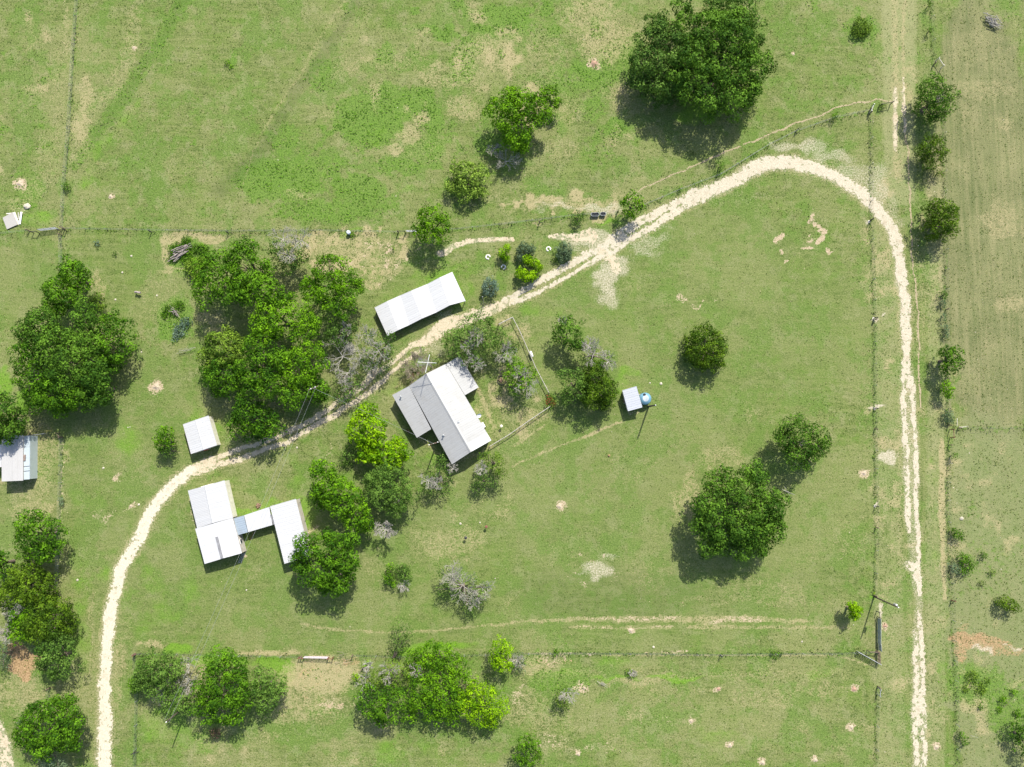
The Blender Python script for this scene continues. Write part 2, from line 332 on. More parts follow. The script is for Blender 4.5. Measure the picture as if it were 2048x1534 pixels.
# yellowed, dry grass
for p in ((700,495,120,28,.52),(770,540,46,26,.5),(640,480,70,18,.5),(745,570,18,14,.6),(345,480,26,12,.7),(395,470,70,7,.7),(330,510,10,28,.65),(345,540,26,7,.6),(430,480,40,6,.6),
          (1150,405,100,12,.55),(1180,30,60,60,.5),(1210,80,60,50,.55),(1090,110,50,60,.35),(960,100,60,30,.5),(900,150,80,30,.45),(930,220,40,30,.5),(800,120,60,30,.35),(700,40,60,30,.25),(1110,220,60,40,.4),(1240,190,20,40,.5),(1120,300,40,30,.35),
          (820,270,30,20,.55),(790,300,20,12,.6),(660,230,16,16,.4),(860,300,60,30,.3),(975,390,50,16,.35),(600,390,40,12,.4),
          (380,560,60,40,.25),(320,600,50,60,.3),(420,640,30,16,.55),(440,660,30,14,.5),(280,930,60,50,.25),(80,900,40,60,.45),(60,960,50,50,.45),(70,1020,50,20,.5),(40,1380,50,40,.45),(60,1420,40,30,.35),
          (640,1350,80,34,.72),(700,1330,30,24,.45),(600,1400,90,40,.5),(1060,1330,60,16,.5),(1120,1345,100,14,.35),(1110,1440,60,40,.35),(1060,1420,50,40,.4),
          (1270,1365,60,8,.5),(1500,1350,240,8,.35),(1480,1380,200,6,.35),(1640,1380,60,12,.4),(1560,1400,30,20,.4),(1500,1400,40,10,.4),
          (1010,850,60,40,.35),(1060,830,40,16,.55),(1010,810,30,12,.5),(960,820,14,30,.45),(1040,660,20,20,.5),(1005,640,14,10,.6),(995,860,14,20,.4),
          (860,1070,50,20,.35),(900,1090,60,30,.45),(930,1075,40,20,.45),(860,1100,40,20,.35),(1440,920,60,30,.4),(1330,880,60,40,.2),(1380,990,20,50,.5),(1360,1010,16,30,.5),
          (1500,1200,180,12,.35),(1480,1170,60,20,.3),(1700,1080,40,40,.3),(1560,1180,60,20,.35),(1290,1150,60,30,.3),
          (420,900,80,20,.3),(235,1350,14,70,.45),(180,1340,10,90,.35),(185,1230,6,60,.4),(205,1440,24,80,.25),(240,1310,16,30,.5),(300,1285,34,7,.6),(255,1250,14,40,.3),
          (95,320,30,60,.35),(120,180,20,160,.35),(40,410,30,16,.45),(60,380,30,20,.4),(130,60,14,60,.4),(300,125,40,60,.2),(280,220,60,60,.2),(360,330,60,40,.25),(480,1350,20,20,.2),
          (1960,180,80,20,.4),(1970,100,80,50,.3),(1950,600,70,120,.2),(1960,780,90,60,.25),(1960,660,40,20,.3),(2010,560,40,60,.25),(1770,470,14,10,.4),(1840,590,20,100,.35),(1870,560,14,60,.4),(1868,395,20,20,.4),
          (880,1310,10,5,.3),(500,1145,30,10,.3),(800,1180,30,20,.2),(120,560,16,30,.25),(190,560,12,26,.5),(205,580,8,16,.5),(115,490,12,40,.3)):
    E('dry', p[0], p[1], p[2], p[3], p[4], soft=.9)
R.line('dry', [(1024,1244,4),(1150,1239,5),(1300,1238,8),(1420,1240,8),(1500,1238,7),(1560,1240,6),(1620,1245,5)], .56, .9)
R.line('bare', [(1140,1237,2),(1300,1238,5),(1360,1236,3)], .6, .8); R.line('bare', [(1420,1245,4),(1480,1238,6),(1520,1240,5)], .6, .8)
R.line('dry', [(1140,1255,3),(1240,1255,4),(1340,1255,4)], .55, .9); R.line('bare', [(1150,1255,2),(1240,1256,3),(1345,1255,3)], .5, .8)
R.line('dry', [(1375,1255,4),(1430,1254,5),(1460,1254,4),(1700,1258,4)], .55, .9)
R.line('dry', [(600,1245,3),(660,1258,4),(750,1264,3),(850,1262,3),(900,1258,3),(1024,1245,3)], .55, .9)
R.line('dry', [(510,1308,4),(600,1306,4)], .7, .6); R.line('dry', [(480,1306,3),(560,1305,5)], .75, .8)
R.line('bare', [(1050,1306,3),(1200,1308,2)], .6, .7); R.line('bare', [(1290,1304,3),(1380,1304,3)], .6, .7); R.line('dry', [(1200,1312,2),(1440,1311,2),(1660,1310,2),(1745,1330,2)], .6, .7)
R.line('dry', [(690,2,5),(672,30,5),(650,60,4),(620,110,4),(595,160,4),(570,190,3),(548,225,5),(520,270,3),(480,385,3)], .40, 1)
R.line('dry', [(268,30,22),(255,120,22),(215,200,20),(165,225,14)], .38, 1)  # pale swale ridge: dry grass tone with the light on the relief painted in
R.line('bare', [(128,0,3),(124,130,3)], .4, .8); R.line('bare', [(143,130,4),(137,260,3)], .35, .8)
# greener bands, with the relief shade of swales and bank painted dark
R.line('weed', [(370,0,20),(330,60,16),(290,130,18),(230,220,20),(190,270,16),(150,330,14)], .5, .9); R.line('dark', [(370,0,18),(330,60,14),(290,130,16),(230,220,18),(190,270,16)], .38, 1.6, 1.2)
R.line('dark', [(715,0,14),(670,80,16),(610,160,16),(560,240,18),(520,310,18),(440,380,24)], .45, 1.6); R.line('dark', [(700,20,7),(655,90,7),(590,180,8),(545,250,8),(500,330,8)], .5, 1.6, 1.2)  # bank is flat here, its shade is put into the grass colour
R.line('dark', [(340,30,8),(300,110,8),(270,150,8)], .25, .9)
R.line('lush', [(170,370,14),(190,300,12),(230,260,10),(280,200,8)], .35, .9)
for p in ((740,235,66,56,.95),(835,212,44,40,.8),(1000,45,62,34,.9),(935,95,26,30,.75),(925,130,26,34,.75),(780,190,40,26,.7),(640,150,30,40,.5),(560,360,90,44,.8),(720,380,50,30,.8),(660,420,120,26,.6),(580,270,26,26,.6),(770,110,20,24,.6),(640,330,60,24,.55),
          (800,330,50,20,.6),(880,260,40,30,.45),(850,300,40,20,.5),(1160,160,90,30,.5),(1230,130,60,50,.6),(1070,60,30,50,.4),(1230,260,22,24,.85),(1190,300,40,40,.35),(1120,190,40,30,.4),(460,125,8,12,.8),(380,225,10,8,.5),(385,285,9,8,.7),(465,110,8,5,.6),
          (1000,330,60,30,.3),(1085,380,60,20,.3),(60,380,30,20,.7),(50,410,30,12,.7),(1090,20,20,20,.6),(1180,220,30,20,.5),(1722,60,34,30,.6),(1730,80,26,20,.4),(2010,20,50,30,.3),
          (1120,1360,60,24,.6),(1060,1320,24,10,.6),(1130,1400,30,16,.4),(630,1360,30,26,.35),(1950,1370,60,40,.7),(2020,1420,50,60,.6),(1975,1130,60,60,.3),(380,515,48,36,.9),(352,640,34,40,.9),(700,15,20,10,.5)):
    E('weed', p[0], p[1], p[2], p[3], p[4], soft=.9)
for p in ((600,1335,50,0,0),):
    pass
for p in ((430,1318,70,10,.9),(545,1325,34,14,.95),(570,1345,18,24,.8),(610,1020,22,30,.5),(500,1025,40,12,.7),(550,1010,30,10,.6),(600,1050,20,16,.8),(330,1450,40,40,.45),(385,1470,60,40,.3),(120,700,20,120,.4),(10,770,16,30,.9),(45,800,14,30,.7),(185,1000,60,30,.25),(260,880,30,30,.4),
          (850,720,60,30,.2),(740,1345,10,8,.4),(880,1290,60,8,.85),(830,1300,40,8,.7),(900,1435,14,14,.6),(810,1385,50,20,.3),(1350,1356,60,5,.75),(1230,1357,50,5,.6),(1260,745,24,12,.55),(1240,770,14,22,.4),(1310,770,10,10,.3),
          (1150,430,40,6,.3),(1215,440,30,5,.75),(560,600,30,30,.2),(700,960,14,20,.3),(1080,620,60,14,.3),(1100,800,14,14,.5),(1390,640,30,14,.2),(720,460,20,6,.6),(695,470,18,6,.6),(900,560,60,60,.35),(860,560,40,30,.45),(970,560,30,20,.3),(1450,1480,40,20,.35),(1400,1470,30,12,.3),
          (1630,1350,60,6,.3),(1745,1194,7,4,.8),(790,1500,80,24,.35),(1100,1345,60,8,.35),(240,1180,30,80,.25),(165,1180,20,80,.3),(165,1290,16,60,.35),(360,1295,30,8,.75),(1000,1500,30,40,.2),(1340,200,60,30,.2),(1385,230,40,20,.6),(1300,270,60,30,.2),(70,440,40,14,.5),(600,860,30,8,.2)):
    E('lush', p[0], p[1], p[2], p[3], p[4], soft=.9)
# whole fields that read browner or paler
E('brown', 1975, 430, 115, 470, .85, soft=.35, warp=2); E('brown', 400, 260, 150, 220, .2, soft=1); E('brown', 30, 620, 110, 150, .18, soft=.6)
E('brown', 1000, 120, 320, 180, .2, soft=.8)
for p in ((1400,640,330,230,.9),(1300,1050,420,240,.9),(700,1150,480,150,.9),(250,900,150,200,.9),(260,560,120,90,.9),(60,560,80,90,.9),(300,1200,120,120,.9),(800,610,60,60,.8),(60,1000,60,80,.7)):
    E('lawn', p[0], p[1], p[2], p[3], p[4], soft=.3, warp=2)
for p in ((2000,1200,110,380,1),(1930,1050,40,180,1),(1930,1400,30,160,1)):
    E('scrub', p[0], p[1], p[2], p[3], p[4], soft=.25, warp=2)
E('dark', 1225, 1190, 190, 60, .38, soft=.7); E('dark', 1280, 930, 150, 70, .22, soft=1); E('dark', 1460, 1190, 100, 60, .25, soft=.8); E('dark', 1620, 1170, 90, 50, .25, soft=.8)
# reddish soil
for p in ((45,1325,30,26,1),(48,1352,18,12,1),(28,1300,12,14,1),(68,1320,10,14,.9),(1935,1275,36,14,.8),(1975,1290,50,14,.75),(2030,1300,30,10,.6),(1920,1305,14,22,.7),(1925,1250,14,8,.6),(700,1320,26,10,.6),(610,1345,16,8,.45),(630,1365,40,10,.3),(1110,1325,60,6,.4),
          (300,780,14,10,.2),(43,600,6,6,.2),(1455,890,6,4,.2),(1290,1340,50,6,.25),(1270,1370,20,5,.4),(680,1408,20,10,.4),(845,640,16,10,.3)):
    E('red', p[0], p[1], p[2], p[3], p[4], soft=.6)
# soil rings round the ant mounds
MOUNDS = [(40,367,14,'wide pale ant mound in the left edge grass above the sheet metal pile'),(221,393,8,'small bright ant mound between the round bush and the top left paddock slope'),(313,773,15,'large tan ant mound on the lawn west of the oak wood'),(268,95,6,'tiny ant mound highest in the top left paddock'),
 (1188,127,14,'broad pinkish ant mound left of the giant oak'),(1587,108,5,'small ant mound right of the giant oak'),(1119,1012,11,'ringed ant mound in the lawn centre below the house'),(1728,946,10,'bare star shaped ant mound beside the wire fence and white gravel patch'),
 (1262,1261,9,'white sandy ant mound in the dry wheel track above the south fence'),(1168,1376,8,'pale ant mound right of the thin ragged tree south of the fence'),(1382,1442,7,'lone tan ant mound in the south paddock middle'),(1437,1378,7,'pinkish ant mound under a bright weed in the south paddock'),
 (1460,1491,8,'ant mound low in the south paddock, left of the widest pair'),(1703,1454,9,'round ant mound nearest the south paddock east fence'),(1770,1251,9,'reddish flat ant mound between the wooden gate posts and the lane'),(1708,1378,10,'worn pinkish ant mound below the open tube gate'),
 (1631,1520,8,'ant mound at the bottom edge left of the fence'),(1873,1494,9,'pale ant mound on the verge right of the gravel lane'),(1157,1508,7,'ant mound beside the dry strip right of the bottom edge bush'),(1525,1525,9,'ant mound cut by the bottom edge of the south paddock'),(262,1012,6,'flat ant mound beside the driveway bend')]
for p in MOUNDS: E('bare', p[0], p[1], p[2] * 1.0, p[2] * .95, .78, soft=.8, warp=.5)
for k, pl in FENCES.items():
    R.line('dark', pl, .5, .8, .2, hw=1.4); R.line('weed', pl, .4, .8, .4, hw=4)  # dark line under the wires paints rank growth and shadow together
R.line('bare', FENCES['left_low'], .5, .7, .3, hw=3); R.line('brown', FENCES['outer2'], .7, .7, hw=7)
# ---------------------------------------------------------------- ground sheet
fx = np.concatenate([[-2500, -1200, -600, -300, -180], gx, [180, 300, 600, 1200, 2500]])
fy = np.concatenate([[-2500, -1200, -600, -300, -140], gy, [160, 300, 600, 1200, 2500]])
XX, YY = np.meshgrid(fx, fy); nx, ny = len(fx), len(fy)
V = np.stack([XX.ravel(), YY.ravel(), np.zeros(XX.size)], 1)
ii = (np.arange(ny - 1)[:, None] * nx + np.arange(nx - 1)[None]).ravel()
gm = mesh_np('ground', V, np.stack([ii, ii + 1, ii + 1 + nx, ii + nx], 1), 4)
gm.polygons.foreach_set('use_smooth', [True] * len(gm.polygons))
def pad(a): return np.pad(a, ((5, 5), (5, 5)), mode='constant')
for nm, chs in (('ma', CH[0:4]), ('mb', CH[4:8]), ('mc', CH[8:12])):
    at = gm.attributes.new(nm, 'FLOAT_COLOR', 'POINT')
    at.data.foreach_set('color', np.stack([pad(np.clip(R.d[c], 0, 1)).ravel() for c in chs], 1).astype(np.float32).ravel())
m, nt, out = newmat('pasture'); n = N(nt); P = pos(n)
def at4(name):
    a = n.new('ShaderNodeAttribute'); a.attribute_name = name
    s = n.new('ShaderNodeSeparateColor'); nt.links.new(a.outputs['Color'], s.inputs[0]); return s.outputs[0], s.outputs[1], s.outputs[2], a.outputs['Alpha']
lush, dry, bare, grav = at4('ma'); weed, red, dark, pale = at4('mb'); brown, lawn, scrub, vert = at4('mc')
n1 = n.noise(P, .045, 4, .6); n2 = n.noise(P, .22, 5, .65); n3 = n.noise(P, .9, 5, .7); n4 = n.noise(P, 3.2, 4, .7); n5 = n.noise(P, 8.0, 3, .7)
sh = n.noise(n.map(P, (.10, .9, 1)), 1.3, 4, .6); sv = n.noise(n.map(P, (.9, .05, 1)), 1.3, 4, .6)
streak = n.mix(vert, sh, sv)
f = n.math('ADD', n.math('MULTIPLY', n3, .45), n.math('MULTIPLY', n4, .55))
col = n.mix(n.ss(f, .40, .60), (.062, .098, .020), (.165, .196, .062))
col = n.mix(n.ss(n2, .40, .64, 0, .6), col, (.115, .185, .030))
col = n.mix(n.math('MULTIPLY', n.ss(n1, .45, .58), .5), col, n.mix(n.ss(n4, .4, .6), (.165, .18, .065), (.25, .24, .115)))
col = n.mix(n.math('MULTIPLY', n.ss(n.math('ADD', n.math('MULTIPLY', streak, .7), n.math('MULTIPLY', n4, .3)), .46, .59), .36), col, (.225, .235, .095))
nA = n.noise(P, .11, 5, .7); nB = n.noise(n.map(P, (1, 1, 1), 1.1), .33, 5, .7)
col = n.mix(n.math('MULTIPLY', n.ss(nA, .49, .57), .62), col, n.mix(n.ss(n4, .4, .6), (.060, .118, .018), (.115, .20, .034)))
col = n.mix(n.math('MULTIPLY', n.ss(n.math('ADD', n.math('MULTIPLY', nB, .7), n.math('MULTIPLY', n4, .3)), .51, .59), .40), col, (.25, .245, .125))
col = n.mix(n.math('MULTIPLY', n.ss(n3, .53, .66), .55), col, (.075, .125, .020))
col = n.mix(n.math('MULTIPLY', lawn, .35), col, n.mix(n.ss(f, .3, .7), (.086, .136, .028), (.166, .204, .066)))
col = n.mix(n.math('MULTIPLY', n.thr(brown, f, 1.1, .25, .75), .8), col, n.mix(n.ss(n.math('ADD', n.math('MULTIPLY', n5, .5), n.math('MULTIPLY', n.mix(.5, streak, nA), .5)), .42, .60), (.095, .115, .045), (.25, .225, .12)))
col = n.mix(n.math('MULTIPLY', n.thr(pale, f, 1.3, .3, .8), .65), col, (.27, .265, .135))
col = n.mix(n.math('MULTIPLY', n.thr(scrub, f, 1.8, .3, 1.0), .7), col, (.20, .21, .10))
col = n.mix(n.math('MULTIPLY', n.thr(scrub, n3, 1.8, .85, 1.4), .5), col, (.085, .135, .03))
col = n.mix(n.math('MULTIPLY', n.thr(weed, n3, 1.6, .25, .62), .85), col, n.mix(n.ss(n4, .35, .65), (.060, .122, .018), (.135, .235, .034)))
col = n.mix(n.math('MULTIPLY', n.thr(lush, n2, .9, .15, .75), .85), col, n.mix(n.ss(n4, .3, .7), (.085, .19, .014), (.15, .28, .025)))
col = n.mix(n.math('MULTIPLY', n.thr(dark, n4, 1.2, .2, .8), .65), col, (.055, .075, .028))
col = n.mix(n.math('MULTIPLY', n.thr(dry, f, 2.2, .25, .80), .85), col, n.mix(n.ss(n5, .38, .62), (.25, .215, .105), (.42, .355, .205)))
# little pale flecks and darker tufts everywhere
col = n.mix(n.math('MULTIPLY', n.ss(n5, .57, .68), n.math('SUBTRACT', .6, n.math('MULTIPLY', lawn, .3))), col, (.32, .31, .16))
col = n.mix(n.math('MULTIPLY', n.ss(n5, .45, .33), .6), col, (.045, .075, .018))
col = n.mix(n.thr(bare, f, 3.4, .42, .85), col, n.mix(n.ss(n4, .3, .7), (.31, .24, .15), (.46, .375, .26)))
col = n.mix(n.math('MULTIPLY', n.thr(red, f, 2.6, .35, .9), .8), col, n.mix(n.ss(n4, .3, .7), (.22, .12, .065), (.46, .30, .17)))
gcol = n.mix(n.ss(n4, .3, .7), (.34, .295, .20), (.52, .47, .365))
col = n.mix(n.thr(grav, n.math('ADD', n.math('MULTIPLY', n4, .35), n.math('MULTIPLY', n5, .65)), 2.4, .34, .95), col, gcol)
hgt = n.math('ADD', n.math('MULTIPLY', n4, .6), n.math('MULTIPLY', n5, .5))
principled(n, out, col, .95, 0, .12, hgt, .75, .22)
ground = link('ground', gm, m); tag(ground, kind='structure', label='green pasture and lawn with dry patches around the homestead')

# ---------------------------------------------------------------- gravel roads: ragged sheets just above the ground
def road(name, polylines, label, cell=.17, bias=0.0, mat=None, hole=.0):
    xs = []; ys = []
    for pl in polylines:
        for p in pl: g = G(p[0], p[1]); xs.append(g.x); ys.append(g.y)
    x = np.arange(max(min(xs) - 4, -118), min(max(xs) + 4, 118), cell); y = np.arange(max(min(ys) - 4, -80), min(max(ys) + 4, 100), cell)
    r = Raster(x, y, ('m',))
    for pl in polylines: r.line('m', pl, 1.0, .9, .35)
    q = r.d['m'] + (vnoise(r.X, r.Y, .28, 11) - .5) * .95 + (vnoise(r.X, r.Y, .9, 12) - .5) * .4 + bias - hole * np.clip(vnoise(r.X, r.Y, .6, 13) - .55, 0, 1) * 3
    keep = ((q > .5) & (r.d['m'] > .06))[:-1, :-1]
    jx = (vnoise(r.X, r.Y, .2, 21) - .5) * cell * .9; jy = (vnoise(r.X, r.Y, .2, 22) - .5) * cell * .9
    n_x = len(x); V = np.stack([(r.X + jx).ravel(), (r.Y + jy).ravel(), np.full(r.X.size, .012) + .02 * vnoise(r.X, r.Y, .5, 5).ravel() * (r.d['m'].ravel())], 1)
    jj, ii = np.nonzero(keep); a = jj * n_x + ii
    Fc = np.stack([a, a + 1, a + 1 + n_x, a + n_x], 1); u, inv = np.unique(Fc, return_inverse=True)
    me = mesh_np(name, V[u], inv.reshape(Fc.shape), 4)
    return tag(link(name, me, mat), label, kind='structure')
def gravelmat(name, lo, hi, tint, worn):
    m, nt, out = newmat(name); n = N(nt); P = pos(n)
    a = n.noise(P, .6, 5, .7); b = n.noise(P, 4, 4, .7); c2 = n.noise(P, 11, 3, .8)
    c = n.mix(n.ss(b, .3, .7), lo, hi); c = n.mix(n.math('MULTIPLY', n.ss(a, .5, .72), worn), c, tint)
    c = n.mix(n.math('MULTIPLY', n.ss(c2, .40, .30), .6), c, (.17, .14, .09)); c = n.mix(n.math('MULTIPLY', n.ss(c2, .6, .7), .5), c, (.54, .51, .43))
    principled(n, out, c, .95, 0, .1, n.math('ADD', b, c2), .5, .08); return m
gmat = gravelmat('limestone_gravel', (.43, .385, .29), (.58, .535, .43), (.36, .29, .20), .6)
gmat2 = gravelmat('worn_dirt_track', (.38, .32, .215), (.53, .465, .34), (.34, .25, .16), .6)
gmatB = gravelmat('cream_gravel', (.37, .325, .235), (.52, .475, .37), (.32, .255, .17), .6)
gmat3 = gravelmat('beaten_earth', (.26, .215, .13), (.38, .32, .20), (.24, .19, .11), .6)
road('gravel_driveway', [[(a, b, h * .76) for a, b, h in DRIVE[0]]], 'pale limestone driveway curving up from the bottom edge past the barns', mat=gmat, bias=.05, hole=.3)
road('gravel_driveway', [[(a, b, h * .80) for a, b, h in DRIVE[6]]], 'wide cream gravel bend at the top of the east lawn', mat=gmatB, bias=.05, hole=.45)
road('dirt_track', DRIVE[1:4], 'two wheel ruts of pale dirt passing the oak wood and the house', mat=gmat2, bias=-.05, hole=.6)
road('gravel_track', DRIVE[4:6], 'pale gravel wheel ruts between the long shed and the field bend', mat=gmatB, bias=-.02, hole=.8)
road('gravel_lane', [[(a, b, h * .82) for a, b, h in q_] for q_ in LANE], 'straight gravel lane along the east fence', mat=gmatB, bias=.06, hole=.9)
road('side_track', SIDE, 'faint worn tracks joining the driveway', mat=gmat2, bias=-.22, hole=.8)
road('dirt_path', [[(a, b, 1.3) for a, b in pl] for pl in TRAIL[:2]], 'narrow bare trails beaten along the fences', cell=.14, mat=gmat3, bias=.0, hole=.5)
# ================================================================ scattered ground cover
def cards(cx, cy, cz, s, up=.5, tilt=None):
    """random small triangles, returns (V,F)"""
    k = len(cx); a = rng.random((k, 3)) * 2 - 1; nrm = a; nrm[:, 2] = np.abs(nrm[:, 2]) * 1 + up
    nrm /= np.linalg.norm(nrm, axis=1)[:, None]
    t = np.cross(nrm, rng.normal(size=(k, 3))); t /= np.linalg.norm(t, axis=1)[:, None]; b = np.cross(nrm, t)
    c = np.stack([cx, cy, cz], 1); s = s[:, None]
    V = np.stack([c - t * s * .55 - b * s * .35, c + t * s * .55 - b * s * .35, c + b * s * .65], 1).reshape(-1, 3)
    V[:, 2] = np.maximum(V[:, 2], .01)
    return V, np.arange(3 * k).reshape(-1, 3)
def scatter(nmax, prob, x0=-112, x1=112, y0=-76, y1=100):
    x = rng.uniform(x0, x1, nmax); y = rng.uniform(y0, y1, nmax); k = rng.random(nmax) < prob(x, y); return x[k], y[k]
S = R.sample
def pgrass(x, y):
    rough = 1 - S('lawn', x, y) * .75
    p = .25 * rough + .3 * S('scrub', x, y) * vnoise(x, y, 2.5, 31) + .15 * S('dark', x, y)
    return p * (1 - np.clip(S('grav', x, y) * 1.6, 0, 1)) * (1 - .7 * S('bare', x, y)) * (.35 + 1.1 * vnoise(x, y, 3.5, 32) ** 1.5 + .4 * vnoise(x, y, .9, 33))
x, y = scatter(260000, pgrass); k = len(x)
sz = rng.uniform(.10, .26, k)
V, Fc = cards(x, y, sz * .35, sz, .7); me = mesh_np('grass_tufts', V, Fc, 3); fattr(me, 'var', rng.random(k))
LM['tuft'] = leafmat('leaf_grass', (.070, .112, .018), (.175, .215, .055), .3, .8)
tag(link('grass_tufts', me, LM['tuft']), 'short tufts of pasture grass over the fields', kind='stuff')
def pdry(x, y):
    return np.clip(S('dry', x, y) * .9 + .25 * S('brown', x, y) + .12, 0, 1) * (1 - np.clip(S('grav', x, y), 0, .8)) * vnoise(x, y, 1.2, 41)
x, y = scatter(110000, pdry); k = len(x); sz = rng.uniform(.08, .2, k)
V, Fc = cards(x, y, sz * .3, sz, .6); me = mesh_np('dry_grass', V, Fc, 3); fattr(me, 'var', rng.random(k))
LM['straw'] = leafmat('leaf_straw', (.28, .24, .12), (.46, .41, .25), .25, .9)
tag(link('dry_grass', me, LM['straw']), 'straw coloured dry grass blades in the worn patches', kind='stuff')
def pweed(x, y): return (1 - .75 * S('scrub', x, y)) * np.clip((S('weed', x, y) - .22) * 1.6, 0, 1) * np.clip((vnoise(x, y, 1.3, 51) - .28) * 2.6, 0, 1)
x, y = scatter(210000, pweed); k = len(x); sz = rng.uniform(.16, .38, k); h = .05 + .32 * vnoise(x, y, .8, 52) * rng.random(k)
V, Fc = cards(x, y, h, sz, .9); me = mesh_np('broadleaf_weeds', V, Fc, 3); fattr(me, 'var', np.clip(vnoise(x, y, 2.5, 53) * .7 + rng.random(k) * .4, 0, 1))
LM['weed'] = leafmat('leaf_weed', (.058, .130, .014), (.140, .275, .028), .3, .7)
tag(link('broadleaf_weeds', me, LM['weed']), 'low bright green weeds spreading over the north pasture', kind='stuff')
# tall grass along the wires
xs, ys, hs = [], [], []
for nm, pl in FENCES.items():
    for a, b in zip(pl[:-1], pl[1:]):
        A = G(*a); B = G(*b); L = (B - A).length; q = int(L * 6); t = rng.random(q)
        w = .35 if nm not in ('left_low',) else .5
        xs.append(A.x + (B.x - A.x) * t + rng.normal(0, w, q)); ys.append(A.y + (B.y - A.y) * t + rng.normal(0, w, q)); hs.append(rng.random(q) ** 2 * .45 + .08)
x = np.concatenate(xs); y = np.concatenate(ys); h = np.concatenate(hs); kk = vnoise(x, y, 2, 61) > .3; x, y, h = x[kk], y[kk], h[kk]; k = len(x)
V, Fc = cards(x, y, h, rng.uniform(.14, .32, k), -.1); me = mesh_np('tall_fence_grass', V, Fc, 3); fattr(me, 'var', rng.random(k) ** 1.5)
LM['fg'] = leafmat('leaf_fence_grass', (.060, .100, .018), (.160, .200, .048), .3, .8)
tag(link('tall_fence_grass', me, LM['fg']), 'uncut taller grass standing under the fence wires', kind='stuff')
# stones lying in the grass and on the gravel
def pst(x, y): return np.clip(.006 + .55 * S('grav', x, y) + .08 * S('pale', x, y) + .10 * S('scrub', x, y) + .05 * S('brown', x, y) + .05 * S('dry', x, y), 0, 1) * (1 - .6 * S('lawn', x, y) * (S('grav', x, y) < .2))
x, y = scatter(90000, pst); k = len(x); s = rng.uniform(.025, .065, k) * (1 + (rng.random(k) < .04) * 1.2)
oc = np.array([(1, 0, 0), (0, 1, 0), (-1, 0, 0), (0, -1, 0), (0, 0, .7)], float); of = np.array([(0, 1, 4), (1, 2, 4), (2, 3, 4), (3, 0, 4)])
an = rng.random(k) * 6.28; c_, s_ = np.cos(an), np.sin(an)
ox = oc[None, :, 0] * s[:, None] * rng.uniform(.6, 1.3, (k, 1)); oy = oc[None, :, 1] * s[:, None]
V = np.stack([x[:, None] + ox * c_[:, None] - oy * s_[:, None], y[:, None] + ox * s_[:, None] + oy * c_[:, None], np.broadcast_to(oc[None, :, 2] * s[:, None], (k, 5)) + .012], 2).reshape(-1, 3)
Fc = (of[None] + np.arange(k)[:, None, None] * 5).reshape(-1, 3)
tag(link('loose_stones', mesh_np('loose_stones', V, Fc, 3), simple('chalk_stone', (.46, .42, .33), .9, var=.35, scale=2)), 'small chips of white limestone strewn over grass and tracks', kind='stuff')

